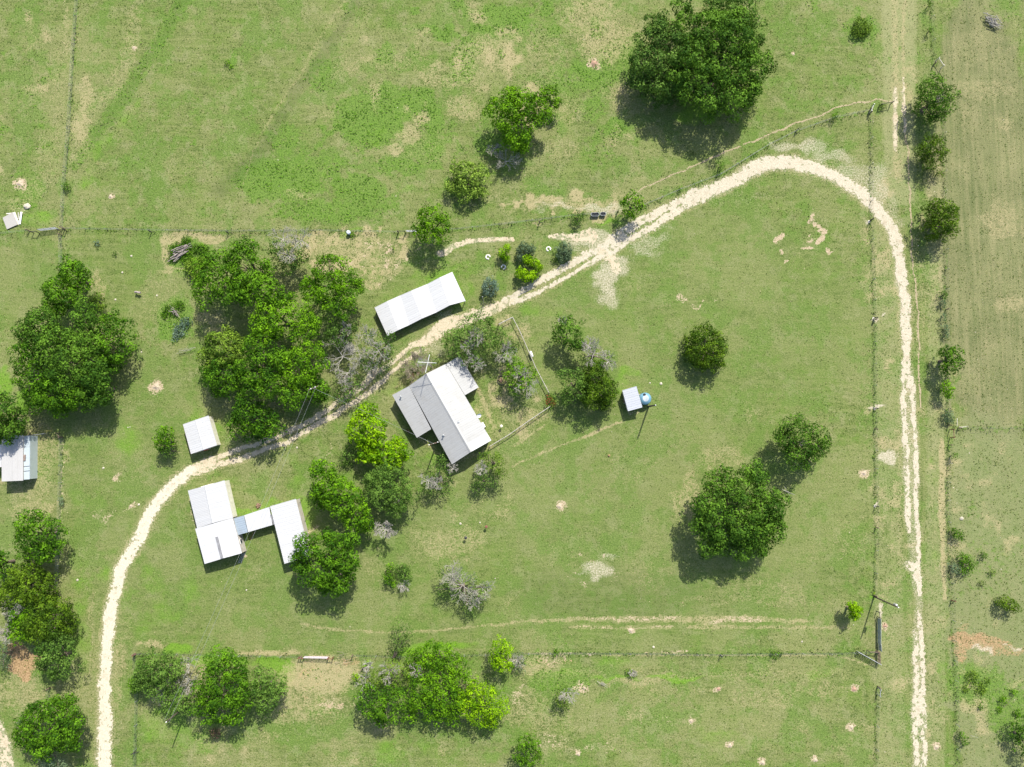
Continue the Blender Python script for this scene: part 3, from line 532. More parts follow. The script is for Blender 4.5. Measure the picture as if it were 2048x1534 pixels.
# ================================================================ trees
def foliage(blobs, cl, leaf, dens, zmin=-.35, fill=.35):
    """blobs: (x,y,z,R,Rz). returns V,F,var"""
    cen = []; rad = []
    for bi, (bx, by, bz, Rr, Rz) in enumerate(blobs):
        c = min(cl, Rr * .55); hr = Rr - c * .82; hz = max(Rz - c * .6, .15)
        k = int(max(6, (4.1 if zmin > -.5 else 6.0) * (hr / c) ** 2 + 4)); i = np.arange(k) + .5
        zz = 1 - (1 - zmin) * i / k; th = i * 2.39996 + rng.random() * 6.28
        q = np.sqrt(1 - zz ** 2); d = np.stack([q * np.cos(th), q * np.sin(th), zz], 1)
        d += rng.normal(0, .12, d.shape)
        s = 1 + rng.normal(0, .14, (k, 1))
        o_ = rng.random((k, 1)) < (.14 if zmin > -.5 else .03); s = np.where(o_, rng.uniform(1.08, 1.3, (k, 1)), s)
        p = np.array([bx, by, bz]) + d * s * np.array([hr, hr, hz])
        ki = int(k * fill); di = rng.normal(size=(ki, 3)); di /= np.linalg.norm(di, axis=1)[:, None]; di[:, 2] = di[:, 2] * .6 - .1
        pi_ = np.array([bx, by, bz]) + di * np.array([hr, hr, hz]) * rng.uniform(.3, .75, (ki, 1))
        p = np.concatenate([p, pi_]); keep = np.ones(len(p), bool)
        for bj, (qx, qy, qz, QR, QZ) in enumerate(blobs):
            if bj != bi:
                e = (((p[:, 0] - qx) / QR) ** 2 + ((p[:, 1] - qy) / QR) ** 2 + ((p[:, 2] - qz) / QZ) ** 2)
                keep &= e > .5
        p = p[keep]; cen.append(p); rr_ = c * rng.uniform(.6, 1.3, len(p)); rad.append(rr_)
    cen = np.concatenate(cen); rad = np.concatenate(rad); cen[:, 2] = np.maximum(cen[:, 2], rad * .5)
    cnt = np.maximum(3, (dens * 1.9 * rad ** 2).astype(int)); idx = np.repeat(np.arange(len(cen)), cnt); k = len(idx)
    out_d = cen - np.average(cen, axis=0, weights=rad); out_d /= (np.linalg.norm(out_d, axis=1)[:, None] + 1e-6)
    d = rng.normal(size=(k, 3)); d /= np.linalg.norm(d, axis=1)[:, None]; d += out_d[idx] * .35; d[:, 2] += .25; d /= np.linalg.norm(d, axis=1)[:, None]
    r = rad[idx] * (1.06 - .5 * rng.random(k) ** 2.2)
    P_ = cen[idx] + d * r[:, None] * np.array([1, 1, .8])
    nrm = d + rng.normal(0, .32, (k, 3)); nrm /= np.linalg.norm(nrm, axis=1)[:, None]
    t = np.cross(nrm, rng.normal(size=(k, 3))); t /= np.linalg.norm(t, axis=1)[:, None]; b = np.cross(nrm, t)
    s = (leaf * rng.uniform(.45, 1.1, k))[:, None]
    V = np.stack([P_ - t * s * .5 - b * s * .35, P_ + t * s * .5 - b * s * .35, P_ + b * s * .62], 1).reshape(-1, 3)
    V[:, 2] = np.maximum(V[:, 2], .02)
    var = rng.random(len(cen))[idx] * .6 + rng.random(k) * .4
    return V, np.arange(3 * k).reshape(-1, 3), var
def branches(o, reach, h, k0=6, depth=4, r0=.09, rs=None, up=.35, curl=.5):
    """a bare crown: forking limbs; returns MB"""
    rr = random.Random(rs); mb = MB()
    def grow(p, d, L, r, dep):
        q = p; steps = 3
        for s in range(steps):
            d = (d + Vector((rr.gauss(0, curl * .35), rr.gauss(0, curl * .35), rr.gauss(0, curl * .25)))).normalized()
            q2 = q + d * (L / steps); q2.z = max(q2.z, .05); r2 = r * .86
            mb.tube(q, q2, r, r2, 3 if r < .06 else 5, False); q = q2; r = r2
            if dep > 0 and s < steps - 1 or (dep > 0 and s == steps - 1):
                for _ in range(1 if s < steps - 1 else 2):
                    a = rr.uniform(-1.1, 1.1); side = Vector((-d.y, d.x, 0)); nd = (d * math.cos(a) + side * math.sin(a) + Vector((0, 0, rr.uniform(-.15, up)))).normalized()
                    grow(q, nd, L * rr.uniform(.5, .75), max(r * .68, .022), dep - 1)
    for i in range(k0):
        a = 2 * math.pi * (i + rr.random() * .7) / k0
        grow(Vector(o), Vector((math.cos(a), math.sin(a), up + rr.random() * .3)).normalized(), reach * rr.uniform(.38, .58), r0, depth)
    return mb
TREES = []
def tree(name, label, cat, mat, blobs, h=None, cl=None, leaf=.42, dens=30, group=None, dead=(), trunk=True, flat=.62, fill=.25, zmin=-.35, base=None, limbs=5):
    """blobs in photograph pixels (px, py, r[, dz]) ; h = height of the tree in metres; dead = (px, py, r, z) bare limbs"""
    Rm = max(b[2] for b in blobs) * K
    if len(blobs) > 1:
        xs = [b[0] for b in blobs]; ys = [b[1] for b in blobs]; ext = max(max(xs) - min(xs), max(ys) - min(ys)) / 2 * K + Rm
    else: ext = Rm
    if h is None: h = 1.0 + .85 * ext if ext > 1.6 else .35 + 1.15 * ext
    if group and group.startswith('oaks of the') and 'giant' not in name + label: h *= random.uniform(.82, 1.22)
    if cl is None: cl = min(1.15, max(.35, Rm * .3))
    if mat == 'cedar' or group == 'trees along the lane fence' or Rm < 2.0: flat = 1.15; zmin = -.85
    W_ = []
    for b in blobs:
        r = b[2] * K; hb = h * (b[3] if len(b) > 3 else (1.0 - .18 * (1 - r / Rm)))
        rz = min(r * flat, hb * (.62 if flat < 1 else .5)); z = hb - rz
        g = G(b[0], b[1], z); r *= (HC - z) / HC; W_.append((g.x, g.y, z, r, rz))
    cx = sum(w[0] * w[3] for w in W_) / sum(w[3] for w in W_); cy = sum(w[1] * w[3] for w in W_) / sum(w[3] for w in W_)
    if base: bb = G(*base); cx, cy = bb.x, bb.y
    root = thing(name, (cx, cy, 0), label, cat, group)
    V, Fc, var = foliage(W_, cl, leaf, dens, zmin, fill)
    V = V - np.array([cx, cy, 0]); me = mesh_np('crown', V, Fc, 3); fattr(me, 'var', var)
    link('crown', me, LM[mat], root, loc=(0, 0, 0))
    if trunk:
        mb = MB(); rt = max(.05, .045 * h); zc = max(.3, min(w[2] for w in W_))
        q0 = Vector((0, 0, 0)); q1 = Vector((random.uniform(-.1, .1) * h * .3, random.uniform(-.1, .1) * h * .3, zc * .55))
        mb.tube(q0, q1, rt * 1.25, rt, 7)
        for w in W_[:8]:
            t = Vector((w[0] - cx, w[1] - cy, w[2])); mb.tube(q1, q1.lerp(t, .6) + Vector((0, 0, .1)), rt * .7, rt * .4, 5); q2 = q1.lerp(t, .6)
            for j in range(3 if h > 3 else 0):
                a = random.uniform(0, 6.28); mb.tube(q2, t + Vector((math.cos(a), math.sin(a), .3)) * w[3] * .6, rt * .35, rt * .1, 4)
        o = mb.build('trunk', bark, None); o.parent = root
    for j, dd in enumerate(dead):
        z = dd[3] if len(dd) > 3 else h * .75; g = G(dd[0], dd[1], z)
        mb = branches((g.x - cx, g.y - cy, z * .8), dd[2] * K, h, 6, 3, .075, rs=hash((dd[0], dd[1])) & 1023)
        o = mb.build('bare_branches', greybark, None); o.parent = root; tag(o, kind='stuff')
        o['label'] = 'grey leafless branches'
    TREES.append(root); return root
def bare_tree(name, label, cat, px, py, r, h, base, group=None, mat=None, depth=4, k0=6, r0=.14):
    g0 = G(*base); g = G(px, py, h * .6); root = thing(name, (g0.x, g0.y, 0), label, cat, group)
    top = Vector((g.x - g0.x, g.y - g0.y, h * .55)); MB().tube((0, 0, 0), top, r0 * 1.5, r0, 7).build('trunk', mat or greybark, None).parent = root
    o = branches(tuple(top), r * K * .95, h, k0, depth, r0, rs=int(px)).build('branches', mat or greybark, None); o.parent = root; tag(o, kind='stuff'); return root
# ================================================================ the trees and bushes of the photograph
T = tree
# giant oak, top right, and its neighbours
T('oak_tree', 'giant rounded oak casting the widest shadow near the top right', 'tree', 'oak', [(1405,70,52,.92),(1452,95,58,1),(1445,165,62,.9),(1385,140,50,.95),(1420,205,38,.72),(1490,130,48,.8),(1400,185,42,.8),(1460,55,42,.85),(1488,180,36,.65)], h=11.5, cl=1.45, leaf=.46, dens=34, group='oaks of the giant grove')
T('oak_tree', 'darker bluish oak pressed against the left side of the giant oak', 'tree', 'grey', [(1318,75,44,1),(1300,130,46,.9),(1330,170,48,.85),(1345,110,44,1),(1290,165,30,.65)], h=9, cl=1.3, leaf=.44, dens=36, group='oaks of the giant grove')
T('oak_tree', 'dull green oak cut by the top edge above the giant oak', 'tree', 'grey', [(1470,18,44,.95),(1502,45,26,.75),(1430,15,30,.8),(1515,80,16,.5)], h=8, cl=1.2, leaf=.42, dens=26, group='oaks of the giant grove')
T('oak_tree', 'small round oak at the top edge left of the giant oak', 'tree', 'oak', [(1365,18,26,1)], h=6, cl=.9, leaf=.4, group='oaks of the giant grove')
# bright trio in the weedy pasture
T('elm_tree', 'bright tree with three lobes and a dead limb at its foot in the weedy pasture', 'tree', 'elm', [(1010,225,38,1),(1035,265,36,.85),(1060,215,34,.95),(1027,190,20,.9),(1080,235,24,.8),(1040,295,18,.5)], h=8, cl=1.0, leaf=.42, dens=34, dead=[(1012,322,30,1.6),(985,300,18,1.4)], group='trees of the north pasture')
T('elm_tree', 'small bright tree touching the right side of the three lobed pasture tree', 'tree', 'elm', [(1098,190,23,1),(1112,205,14,.8)], h=5, cl=.8, leaf=.4, group='trees of the north pasture')
T('willow_bush', 'pale feathery bush below the three lobed pasture tree', 'bush', 'pale', [(925,345,26,1),(950,352,26,.95),(935,378,26,.85),(905,372,16,.7),(960,385,14,.6)], h=4.2, cl=.6, leaf=.36, dens=40, group='bushes of the north pasture')
T('elm_tree', 'round bright tree standing on the north fence above the long shed', 'tree', 'elm', [(860,440,30,1),(872,462,28,.9),(848,462,22,.8),(885,440,18,.8)], h=7.4, cl=.85, leaf=.38, dens=36, group='trees along the north fence')
T('elm_tree', 'bright rounded tree on the fence beside the two water troughs', 'tree', 'elm', [(1264,405,22,1),(1258,424,18,.85),(1278,414,14,.8),(1252,404,14,.8)], h=5.6, cl=.7, leaf=.36, group='trees along the north fence')
T('fence_bush', 'soft green bush on the fence left of the water troughs', 'bush', 'grey', [(1158,432,12,1),(1152,444,9,.7)], h=2.9, cl=.5, leaf=.28, dens=34, group='bushes along the north fence')
T('round_bush', 'small dark round bush alone on the left paddock fence', 'bush', 'oak', [(132,373,10,1)], h=1.8, cl=.45, leaf=.25, group='bushes along the north fence')
T('round_bush', 'dark round bush between the trail and the driveway bend', 'bush', 'oak', [(1440,332,10,1)], h=2.4, cl=.45, leaf=.25, group='bushes along the north fence')
T('round_bush', 'tiny bright bush just above the driveway, left of the dark round one', 'bush', 'deep', [(1360,376,6,1)], h=1.4, cl=.4, leaf=.22, group='bushes along the north fence')
T('round_bush', 'small bush below the trail near the fence brace', 'bush', 'deep', [(1670,232,9,1)], h=2.0, cl=.4, leaf=.25, group='bushes along the north fence')
T('round_bush', 'small weedy bush between the two gate braces at the lane crossing', 'bush', 'olive', [(1766,212,8,1)], h=1.2, cl=.4, leaf=.22, group='bushes along the north fence')
# left-hand oak mass
gl = 'oaks of the west wood'
T('oak_tree', 'separate round tree at the top of the west wood', 'tree', 'deep', [(147,545,28,1),(160,565,24,.85),(135,560,20,.8)], h=7, cl=.95, dens=34, group=gl)
T('oak_tree', 'darker round tree just below the topmost tree of the west wood', 'tree', 'deep', [(115,585,30,1),(135,600,26,.9),(110,610,24,.85)], h=7.5, cl=.95, dens=34, group=gl)
T('cedar_bush', 'little bush on the right flank of the west wood', 'bush', 'olive', [(192,598,14,1),(204,614,10,.7)], h=3, cl=.6, leaf=.32, group='bushes of the west wood')
T('oak_tree', 'oak with pale leaf edges at the upper left of the west wood', 'tree', 'oak', [(85,640,30,1),(60,665,30,.9),(95,668,30,.95)], h=8.5, cl=1.15, group=gl)
T('oak_tree', 'oak in the upper middle of the west wood beside a dark gap', 'tree', 'oak', [(170,630,28,1),(180,655,28,.9),(150,690,30,.9)], h=8.5, cl=1.1, group=gl)
T('oak_tree', 'oak bulging from the right side of the west wood', 'tree', 'deep', [(230,655,32,1),(238,690,30,.9),(215,690,34,1),(228,720,26,.7)], h=9, cl=1.1, group=gl)
T('oak_tree', 'broad oak in the centre of the west wood', 'tree', 'oak', [(120,700,46,1),(145,735,48,.95),(175,700,36,.9)], h=10, cl=1.25, group=gl)
T('oak_tree', 'oak on the left flank of the west wood', 'tree', 'deep', [(62,700,34,1),(55,740,32,.9),(75,765,34,.9)], h=9, cl=1.15, group=gl)
T('oak_tree', 'oak closing the lower end of the west wood', 'tree', 'deep', [(110,785,38,1),(85,800,28,.8),(150,790,36,.9),(125,812,24,.65)], h=8.5, cl=1.1, group=gl)
T('oak_tree', 'dark oak on the lower right of the west wood', 'tree', 'oak', [(192,755,34,1),(205,785,28,.8),(180,790,28,.75)], h=8, cl=1.05, group=gl)
T('oak_tree', 'dark oak at the left edge overhanging the trailer roof', 'tree', 'oak', [(5,815,34,1),(35,835,27,.8),(10,860,28,.8),(-20,850,36,.9)], h=8.5, cl=1.1)
# central wood
gc = 'oaks of the central wood'
T('oak_tree', 'dense oak on the upper left of the central wood', 'tree', 'deep', [(430,540,38,.95),(420,575,34,.85),(460,570,38,1),(455,535,30,.9)], h=9.5, cl=1.1, group=gc)
T('oak_tree', 'oak at the top of the central wood beside the dying tree', 'tree', 'deep', [(492,510,34,1),(500,545,34,.95),(525,540,24,.85),(480,535,24,.9)], h=9.5, cl=1.05, group=gc)
T('dying_oak', 'half dead grey oak with bare limbs on top of the central wood', 'tree', 'grey', [(560,500,26,.9),(590,505,26,.85),(575,525,26,.8),(605,520,16,.7)], h=7.5, cl=.7, leaf=.34, dens=22, dead=[(562,475,26,7.5),(600,478,24,7.5),(575,510,20,7.8)], group='dying oaks of the central wood')
T('oak_tree', 'brightest round tree on the right of the central wood above the clearing', 'tree', 'elm', [(665,545,38,1),(690,575,32,.9),(640,575,36,.95),(675,605,38,.9),(655,535,26,.9),(715,570,14,.6),(620,570,20,.7)], h=9, cl=1.0, leaf=.4, dens=32, group=gc)
T('oak_tree', 'oak filling the middle of the central wood below the topmost one', 'tree', 'deep', [(510,575,36,1),(540,580,28,.9),(490,590,24,.8),(560,600,26,.85)], h=9.5, cl=1.05, group=gc)
T('oak_tree', 'wide oak in the heart of the central wood', 'tree', 'elm', [(555,630,42,1),(590,640,38,.95),(530,655,36,.9),(620,650,28,.85)], h=10, cl=1.15, group=gc)
T('grey_oak', 'dusty green oak between the brightest tree and the bare limbs', 'tree', 'grey', [(680,665,30,1),(700,655,18,.8),(665,675,18,.8)], h=7, cl=.75, leaf=.34, dens=26, dead=[(690,655,16,7)], group='dying oaks of the central wood')
T('oak_tree', 'paler rounded oak on the left flank of the central wood', 'tree', 'olive', [(440,690,34,1),(425,715,30,.85),(465,700,32,.95),(455,675,20,.8)], h=8.5, cl=1.05, leaf=.42, dens=36, group=gc)
T('oak_tree', 'oak below the pale one on the left flank of the central wood', 'tree', 'deep', [(440,750,34,1),(420,745,22,.8),(470,765,34,.95),(440,778,22,.7)], h=8.5, cl=1.05, group=gc)
T('oak_tree', 'oak in the lower centre of the central wood', 'tree', 'deep', [(515,700,34,1),(540,720,34,.95),(505,740,34,.9),(530,765,34,.9)], h=9.5, cl=1.1, group=gc)
T('oak_tree', 'oak beside the pale bare limbs of the central wood', 'tree', 'elm', [(610,720,38,1),(635,725,24,.8),(585,735,34,.95),(600,755,28,.85)], h=9, cl=1.05, group=gc)
T('oak_tree', 'oak on the lower right of the central wood round the utility pole', 'tree', 'deep', [(620,775,34,.9),(585,785,32,1),(640,790,22,.7)], h=7.8, cl=1.0, group=gc)
T('oak_tree', 'lowest oak of the central wood overhanging the dirt track', 'tree', 'deep', [(500,830,36,1),(530,845,34,.9),(480,850,26,.8),(515,862,24,.65)], h=8.5, cl=1.05, group=gc)
T('dying_oak', 'bleached dead limbs with few leaves between the wood and the long shed', 'tree', 'grey', [(700,745,14,.6),(680,760,16,.6)], h=6, cl=.55, leaf=.28, dens=10, dead=[(683,712,44,6),(715,700,26,5.5),(695,745,24,4.5)], group='dying oaks of the central wood')
T('dying_oak', 'thin green oak with grey twigs at the lower corner of the long shed', 'tree', 'grey', [(745,685,26,.95),(770,695,22,.9),(738,720,24,.85),(765,725,20,.7),(782,672,12,.7)], h=6.5, cl=.55, leaf=.3, dens=20, dead=[(733,668,22,6.5),(755,700,30,6.8),(740,735,20,5)], group='dying oaks of the central wood')
T('dying_oak', 'low thin oak leaning over the track below the bleached limbs', 'tree', 'grey', [(700,775,22,1),(682,795,18,.85),(715,765,16,.9)], h=4.5, cl=.55, leaf=.3, dens=22, dead=[(690,765,18,4)], group='dying oaks of the central wood')
T('shrub', 'bright shrub at the left foot of the central wood beside the log pile', 'bush', 'olive', [(385,535,18,1),(402,525,14,.9),(395,550,16,.8)], h=2.4, cl=.6, leaf=.32, group='shrubs west of the central wood')
T('bramble_mound', 'low green bramble mound carrying the long log pile', 'bush', 'deep', [(350,498,14,1),(372,488,14,.8),(345,515,10,.7),(375,515,14,.9),(405,500,14,.8),(390,498,12,.8)], h=1.0, cl=.4, leaf=.26, dens=30, trunk=False, group='shrubs west of the central wood')
T('bramble_mound', 'low bluish weed mound with grey sticks below the round ant hill lawn', 'bush', 'teal', [(360,660,14,1),(352,672,10,.8),(372,645,12,.9)], h=.8, cl=.35, leaf=.26, dens=26, trunk=False, group='shrubs west of the central wood')
T('bramble_mound', 'low leafy mound joined to the top of the bluish one', 'bush', 'deep', [(340,620,14,1),(358,612,12,.9),(330,628,9,.7)], h=.9, cl=.4, leaf=.26, dens=26, trunk=False, group='shrubs west of the central wood')
# flower bed area right of the long shed
gb = 'ornamental bushes on the lawn right of the long shed'
T('ornamental_bush', 'clipped blue green ball bush nearest the driveway', 'bush', 'teal', [(980,572,17,1),(978,580,14,.8)], h=3.2, cl=.42, leaf=.26, dens=60, group=gb)
T('ornamental_bush', 'yellow green bush left of the blue green one', 'bush', 'lime', [(1014,497,10,1),(1004,507,10,.9),(1012,517,9,.8)], h=3, cl=.42, leaf=.28, dens=60, group=gb)
T('ornamental_bush', 'blue green bush above the bright yellow green pair', 'bush', 'sage', [(1048,498,15,1),(1042,512,12,.8),(1062,500,10,.8)], h=3.2, cl=.42, leaf=.26, dens=60, group=gb)
T('ornamental_bush', 'upper bush of the bright yellow green pair', 'bush', 'lime', [(1056,520,12,1),(1070,527,12,.95),(1078,535,9,.8)], h=3.2, cl=.42, leaf=.3, dens=60, group=gb)
T('ornamental_bush', 'lower bush of the bright yellow green pair beside the driveway', 'bush', 'lime', [(1042,545,12,1),(1055,555,12,.9),(1068,550,11,.9)], h=3.2, cl=.42, leaf=.3, dens=60, group=gb)
T('ornamental_bush', 'greyish green bush beside the driveway right of the stone rings', 'bush', 'sage', [(1129,498,15,1),(1124,510,13,.85),(1134,512,11,.8)], h=2.6, cl=.42, leaf=.26, dens=60, group=gb)
T('ornamental_bush', 'tiny bush touching the greyish green one by the driveway', 'bush', 'olive', [(1108,520,7,1)], h=1, cl=.3, leaf=.22, group=gb)
T('agave_plant', 'spiky grey green plant upper left on the lawn below the tube gate', 'bush', 'teal', [(194,487,7,1)], h=.9, cl=.3, leaf=.26, dens=22, trunk=False, group='small plants on the west lawn')
T('low_shrub', 'small dark shrub right of the spiky plant', 'bush', 'oak', [(230,508,6,1)], h=.8, cl=.3, leaf=.22, trunk=False, group='small plants on the west lawn')
# trees round the house
gh = 'trees around the house'
T('live_oak', 'broad dusty oak with lichen grey twigs above the right end of the house', 'tree', 'grey', [(945,665,34,1),(915,685,30,.85),(965,645,24,.85),(975,675,26,.9),(940,705,26,.8),(905,672,18,.7),(955,725,16,.6)], h=7.5, cl=.75, leaf=.34, dens=26, dead=[(955,670,20,7.5),(935,690,16,7),(950,725,22,6)], group=gh)
T('live_oak', 'thin oak with bare grey twigs inside the yard fence', 'tree', 'grey', [(1000,680,22,1),(1018,692,18,.9),(1000,702,16,.8),(1030,695,12,.7)], h=6, cl=.6, leaf=.32, dens=22, dead=[(1015,705,24,5.6)], group=gh)
T('pecan_tree', 'bright drooping tree in the yard above its own dark shadow', 'tree', 'elm', [(1030,735,20,1),(1045,755,24,.95),(1060,745,16,.85),(1022,752,16,.8),(1038,775,16,.7)], h=6, cl=.6, leaf=.36, dens=22, dead=[(1052,765,26,5.2),(1040,745,18,6)], group=gh)
T('oak_tree', 'upper green tree just outside the yard fence', 'tree', 'oak', [(1132,660,30,1),(1145,680,24,.9),(1118,672,18,.8),(1158,690,14,.7)], h=7, cl=.85, leaf=.38, dead=[(1125,640,12,6.5)], group=gh)
T('dying_oak', 'grey leafless oak between the two green trees outside the yard', 'tree', 'grey', [(1185,700,12,.7),(1212,718,14,.6),(1165,715,12,.7)], h=6, cl=.5, leaf=.28, dens=18, dead=[(1190,705,30,6),(1218,722,22,5),(1178,690,20,6.2)], group=gh)
T('cedar_tree', 'dark round cedar left of the pump shed', 'tree', 'cedar', [(1195,770,32,1),(1190,745,26,.9),(1212,785,26,.85),(1178,790,24,.85),(1205,805,16,.6)], h=7.5, cl=.8, leaf=.34, dens=42, group=gh)
T('oak_tree', 'grey green tree overlapping the left side of the dark cedar', 'tree', 'grey', [(1140,760,24,1),(1155,780,22,.95),(1135,790,18,.75),(1160,755,16,.8)], h=6.5, cl=.75, leaf=.34, group=gh)
T('rust_shrub', 'orange red shrub at the corner of the yard fence', 'bush', 'rust', [(1098,797,8,1),(1106,806,7,.8),(1095,806,5,.8)], h=2.2, cl=.35, leaf=.24, dens=20, group='shrubs by the house')
T('chinaberry_tree', 'upper tree of the vivid yellow green pair below the house', 'tree', 'lime', [(735,835,26,1),(725,860,28,.95),(750,860,24,.95),(715,845,16,.8),(740,880,24,.85)], h=7.5, cl=.75, leaf=.46, dens=30, group=gh)
T('chinaberry_tree', 'lower tree of the vivid yellow green pair with the brightest leaves', 'tree', 'lime', [(765,905,28,1),(795,895,24,.95),(780,920,26,.9),(735,905,24,.85),(805,915,14,.7)], h=6.5, cl=.75, leaf=.48, dens=30, group=gh)
T('scrub_oak', 'dark thin bush under the left side of the vivid pair', 'bush', 'grey', [(700,905,18,1),(690,920,14,.7)], h=3.2, cl=.55, leaf=.3, dens=20, group=gh)
T('elm_tree', 'tall bright tree with a ragged left side beside the two roof building', 'tree', 'elm', [(645,945,28,.95),(660,975,34,1),(690,1000,36,.95),(715,1030,32,.85),(640,985,20,.75),(730,1050,18,.6),(645,1005,18,.6)], h=8.5, cl=.85, leaf=.42, dens=30, group=gh)
T('mesquite_tree', 'soft feathery green tree in the row below the house', 'tree', 'grey', [(775,955,36,1),(800,985,32,.9),(760,985,32,.9),(790,1010,24,.7),(745,960,20,.7)], h=7.5, cl=.8, leaf=.32, dens=44, dead=[(790,1000,12,5)], group=gh)
T('elm_tree', 'wide green tree covering the end of the striped roof', 'tree', 'deep', [(620,1100,34,1),(660,1095,36,1),(690,1120,34,.9),(640,1140,38,.95),(680,1155,32,.8),(600,1125,22,.8),(700,1085,20,.8),(650,1170,22,.65)], h=9.5, cl=1.0, leaf=.42, group=gh)
T('live_oak', 'thin dusty oak with a lichen grey crown by the house corner pole', 'tree', 'grey', [(882,925,16,1),(870,955,26,.85),(885,970,22,.75),(855,975,18,.7),(888,950,18,.8)], h=5, cl=.55, leaf=.3, dens=14, dead=[(855,962,18,5),(905,938,14,3.5),(872,968,20,3.8)], group=gh)
T('live_oak', 'upper dark sparse tree at the bottom corner of the house', 'tree', 'olive', [(990,925,20,1),(970,915,16,.9),(1000,945,14,.8)], h=5.5, cl=.6, leaf=.32, dens=24, dead=[(962,938,16,5)], group=gh)
T('live_oak', 'low dusty tree joined below the sparse tree at the house corner', 'tree', 'grey', [(965,958,20,1),(985,962,14,.9),(955,975,14,.7)], h=4, cl=.55, leaf=.3, dens=22, group=gh)
T('juniper_bush', 'green bush hugging the bottom corner of the house', 'bush', 'grey', [(892,912,11,1),(880,918,10,.8)], h=2.8, cl=.45, leaf=.26, group='shrubs by the house')
bare_tree('dead_tree', 'small dead pinkish grey tree throwing a long thin shadow', 'tree', 770, 1058, 25, 6.5, (780, 1062), 'dead trees of the lawn', r0=.12)
T('two_tone_bush', 'bright left half of the small two tone bush below the dead tree', 'bush', 'elm', [(780,1135,10,1),(776,1155,12,.9),(786,1168,9,.7)], h=3, cl=.45, leaf=.3, group='bushes of the south lawn')
T('two_tone_bush', 'dusty right half of the small two tone bush below the dead tree', 'bush', 'grey', [(803,1140,16,1),(812,1155,13,.9)], h=3.2, cl=.5, leaf=.28, dead=[(808,1172,14,1.6)], group='bushes of the south lawn')
T('dying_oak', 'wide sparse oak full of bone grey limbs in the south lawn', 'tree', 'grey', [(890,1145,18,.9),(905,1165,20,.8),(945,1165,16,.8),(960,1190,18,.8),(925,1190,16,.6),(940,1215,14,.6),(975,1175,10,.7),(885,1180,14,.6)], h=6, cl=.5, leaf=.28, dens=15, dead=[(925,1170,44,4.6),(905,1150,26,5),(945,1200,28,4.2),(965,1180,24,4.5)], group='dying oaks of the south lawn')
T('mesquite_tree', 'small feathery tree leaning over the south fence', 'tree', 'grey', [(803,1258,20,1),(795,1280,16,.85),(812,1272,16,.9),(800,1300,10,.6)], h=5, cl=.5, leaf=.24, dens=26, base=(790,1312), group='trees along the south fence')
# right-hand lawn trees
T('cedar_tree', 'lone dark green cedar in the middle of the east lawn', 'tree', 'cedar', [(1400,680,28,1),(1425,690,28,.95),(1395,705,26,.9),(1425,715,26,.85),(1412,665,18,.85),(1405,728,18,.7)], h=6.6, cl=.75, leaf=.34, dens=42, group='trees of the east lawn')
T('oak_tree', 'round oak upper right of the largest lawn oak', 'tree', 'oak', [(1590,860,32,1),(1620,880,34,.95),(1580,890,30,.9),(1605,910,30,.85),(1635,895,24,.7),(1570,868,18,.7)], h=8, cl=1.0, leaf=.4, dead=[(1608,885,8,7.5)], group='trees of the east lawn')
T('oak_tree', 'largest lawn oak, a lobed crown with a bare limb at its right', 'tree', 'oak', [(1500,965,38,.95),(1440,965,34,.9),(1480,1000,44,1),(1530,1010,42,.95),(1420,1015,38,.9),(1450,1045,42,1),(1500,1055,40,.95),(1540,1050,32,.8),(1410,1055,30,.8),(1425,1085,28,.75),(1475,1090,32,.75),(1520,1095,26,.65)], h=10.5, cl=1.25, leaf=.44, dens=32, dead=[(1462,1030,10,9),(1520,1070,8,8)], group='trees of the east lawn')
# verge trees right
gv = 'trees along the lane fence'
T('cedar_tree', 'topmost large cedar beside the lane fence', 'tree', 'oak', [(1862,175,26,1),(1885,190,24,.95),(1860,205,28,.95),(1880,220,22,.8),(1845,215,16,.7),(1865,235,14,.6)], h=8, cl=.85, leaf=.36, dead=[(1888,190,10,7)], group=gv)
T('cedar_tree', 'second cedar down the lane fence with a thin middle', 'tree', 'cedar', [(1868,285,20,1),(1850,300,18,.85),(1880,308,16,.85),(1862,322,20,.8)], h=6.2, cl=.65, leaf=.32, group=gv)
T('cedar_bush', 'little bush tucked below the second cedar of the lane fence', 'bush', 'cedar', [(1877,346,9,1)], h=2.2, cl=.4, leaf=.26, group='bushes along the lane fence')
T('cedar_tree', 'third cedar down the lane fence, round and alone', 'tree', 'cedar', [(1872,420,24,1),(1895,430,24,.95),(1875,450,26,.95),(1895,458,20,.85),(1868,468,16,.7)], h=7, cl=.75, leaf=.34, dens=40, group=gv)
T('cedar_tree', 'fourth tree down the lane fence, bright with a dark left side', 'tree', 'deep', [(1902,708,20,1),(1908,728,18,.9),(1895,735,16,.8),(1890,705,12,.7)], h=6.5, cl=.65, leaf=.34, group=gv)
T('lime_shrub', 'yellow green shrub below the fourth lane fence tree', 'bush', 'elm', [(1893,778,13,1),(1890,768,10,.9),(1896,790,10,.8)], h=4, cl=.5, leaf=.3, group='bushes along the lane fence')
T('grey_shrub', 'dusty dark shrub above the rusty fence brace', 'bush', 'sage', [(1895,828,12,1),(1900,840,8,.8)], h=2.4, cl=.4, leaf=.26, group='bushes along the lane fence')
for px, py, r, lb in ((1887,588,9,'uppermost dark shrub of the narrow fence row'),(1886,606,8,'second dark shrub of the narrow fence row'),(1887,632,7,'third dark shrub of the narrow fence row'),(1890,655,9,'fourth dark shrub of the narrow fence row'),(1892,668,7,'lowest dark shrub of the narrow row above the bright tree')):
    T('fence_shrub', lb, 'bush', 'oak' if py < 600 else 'sage', [(px,py,r,1),(px+1,py+6,r*.7,.8)], h=1.8, cl=.35, leaf=.25, group='bushes along the lane fence')
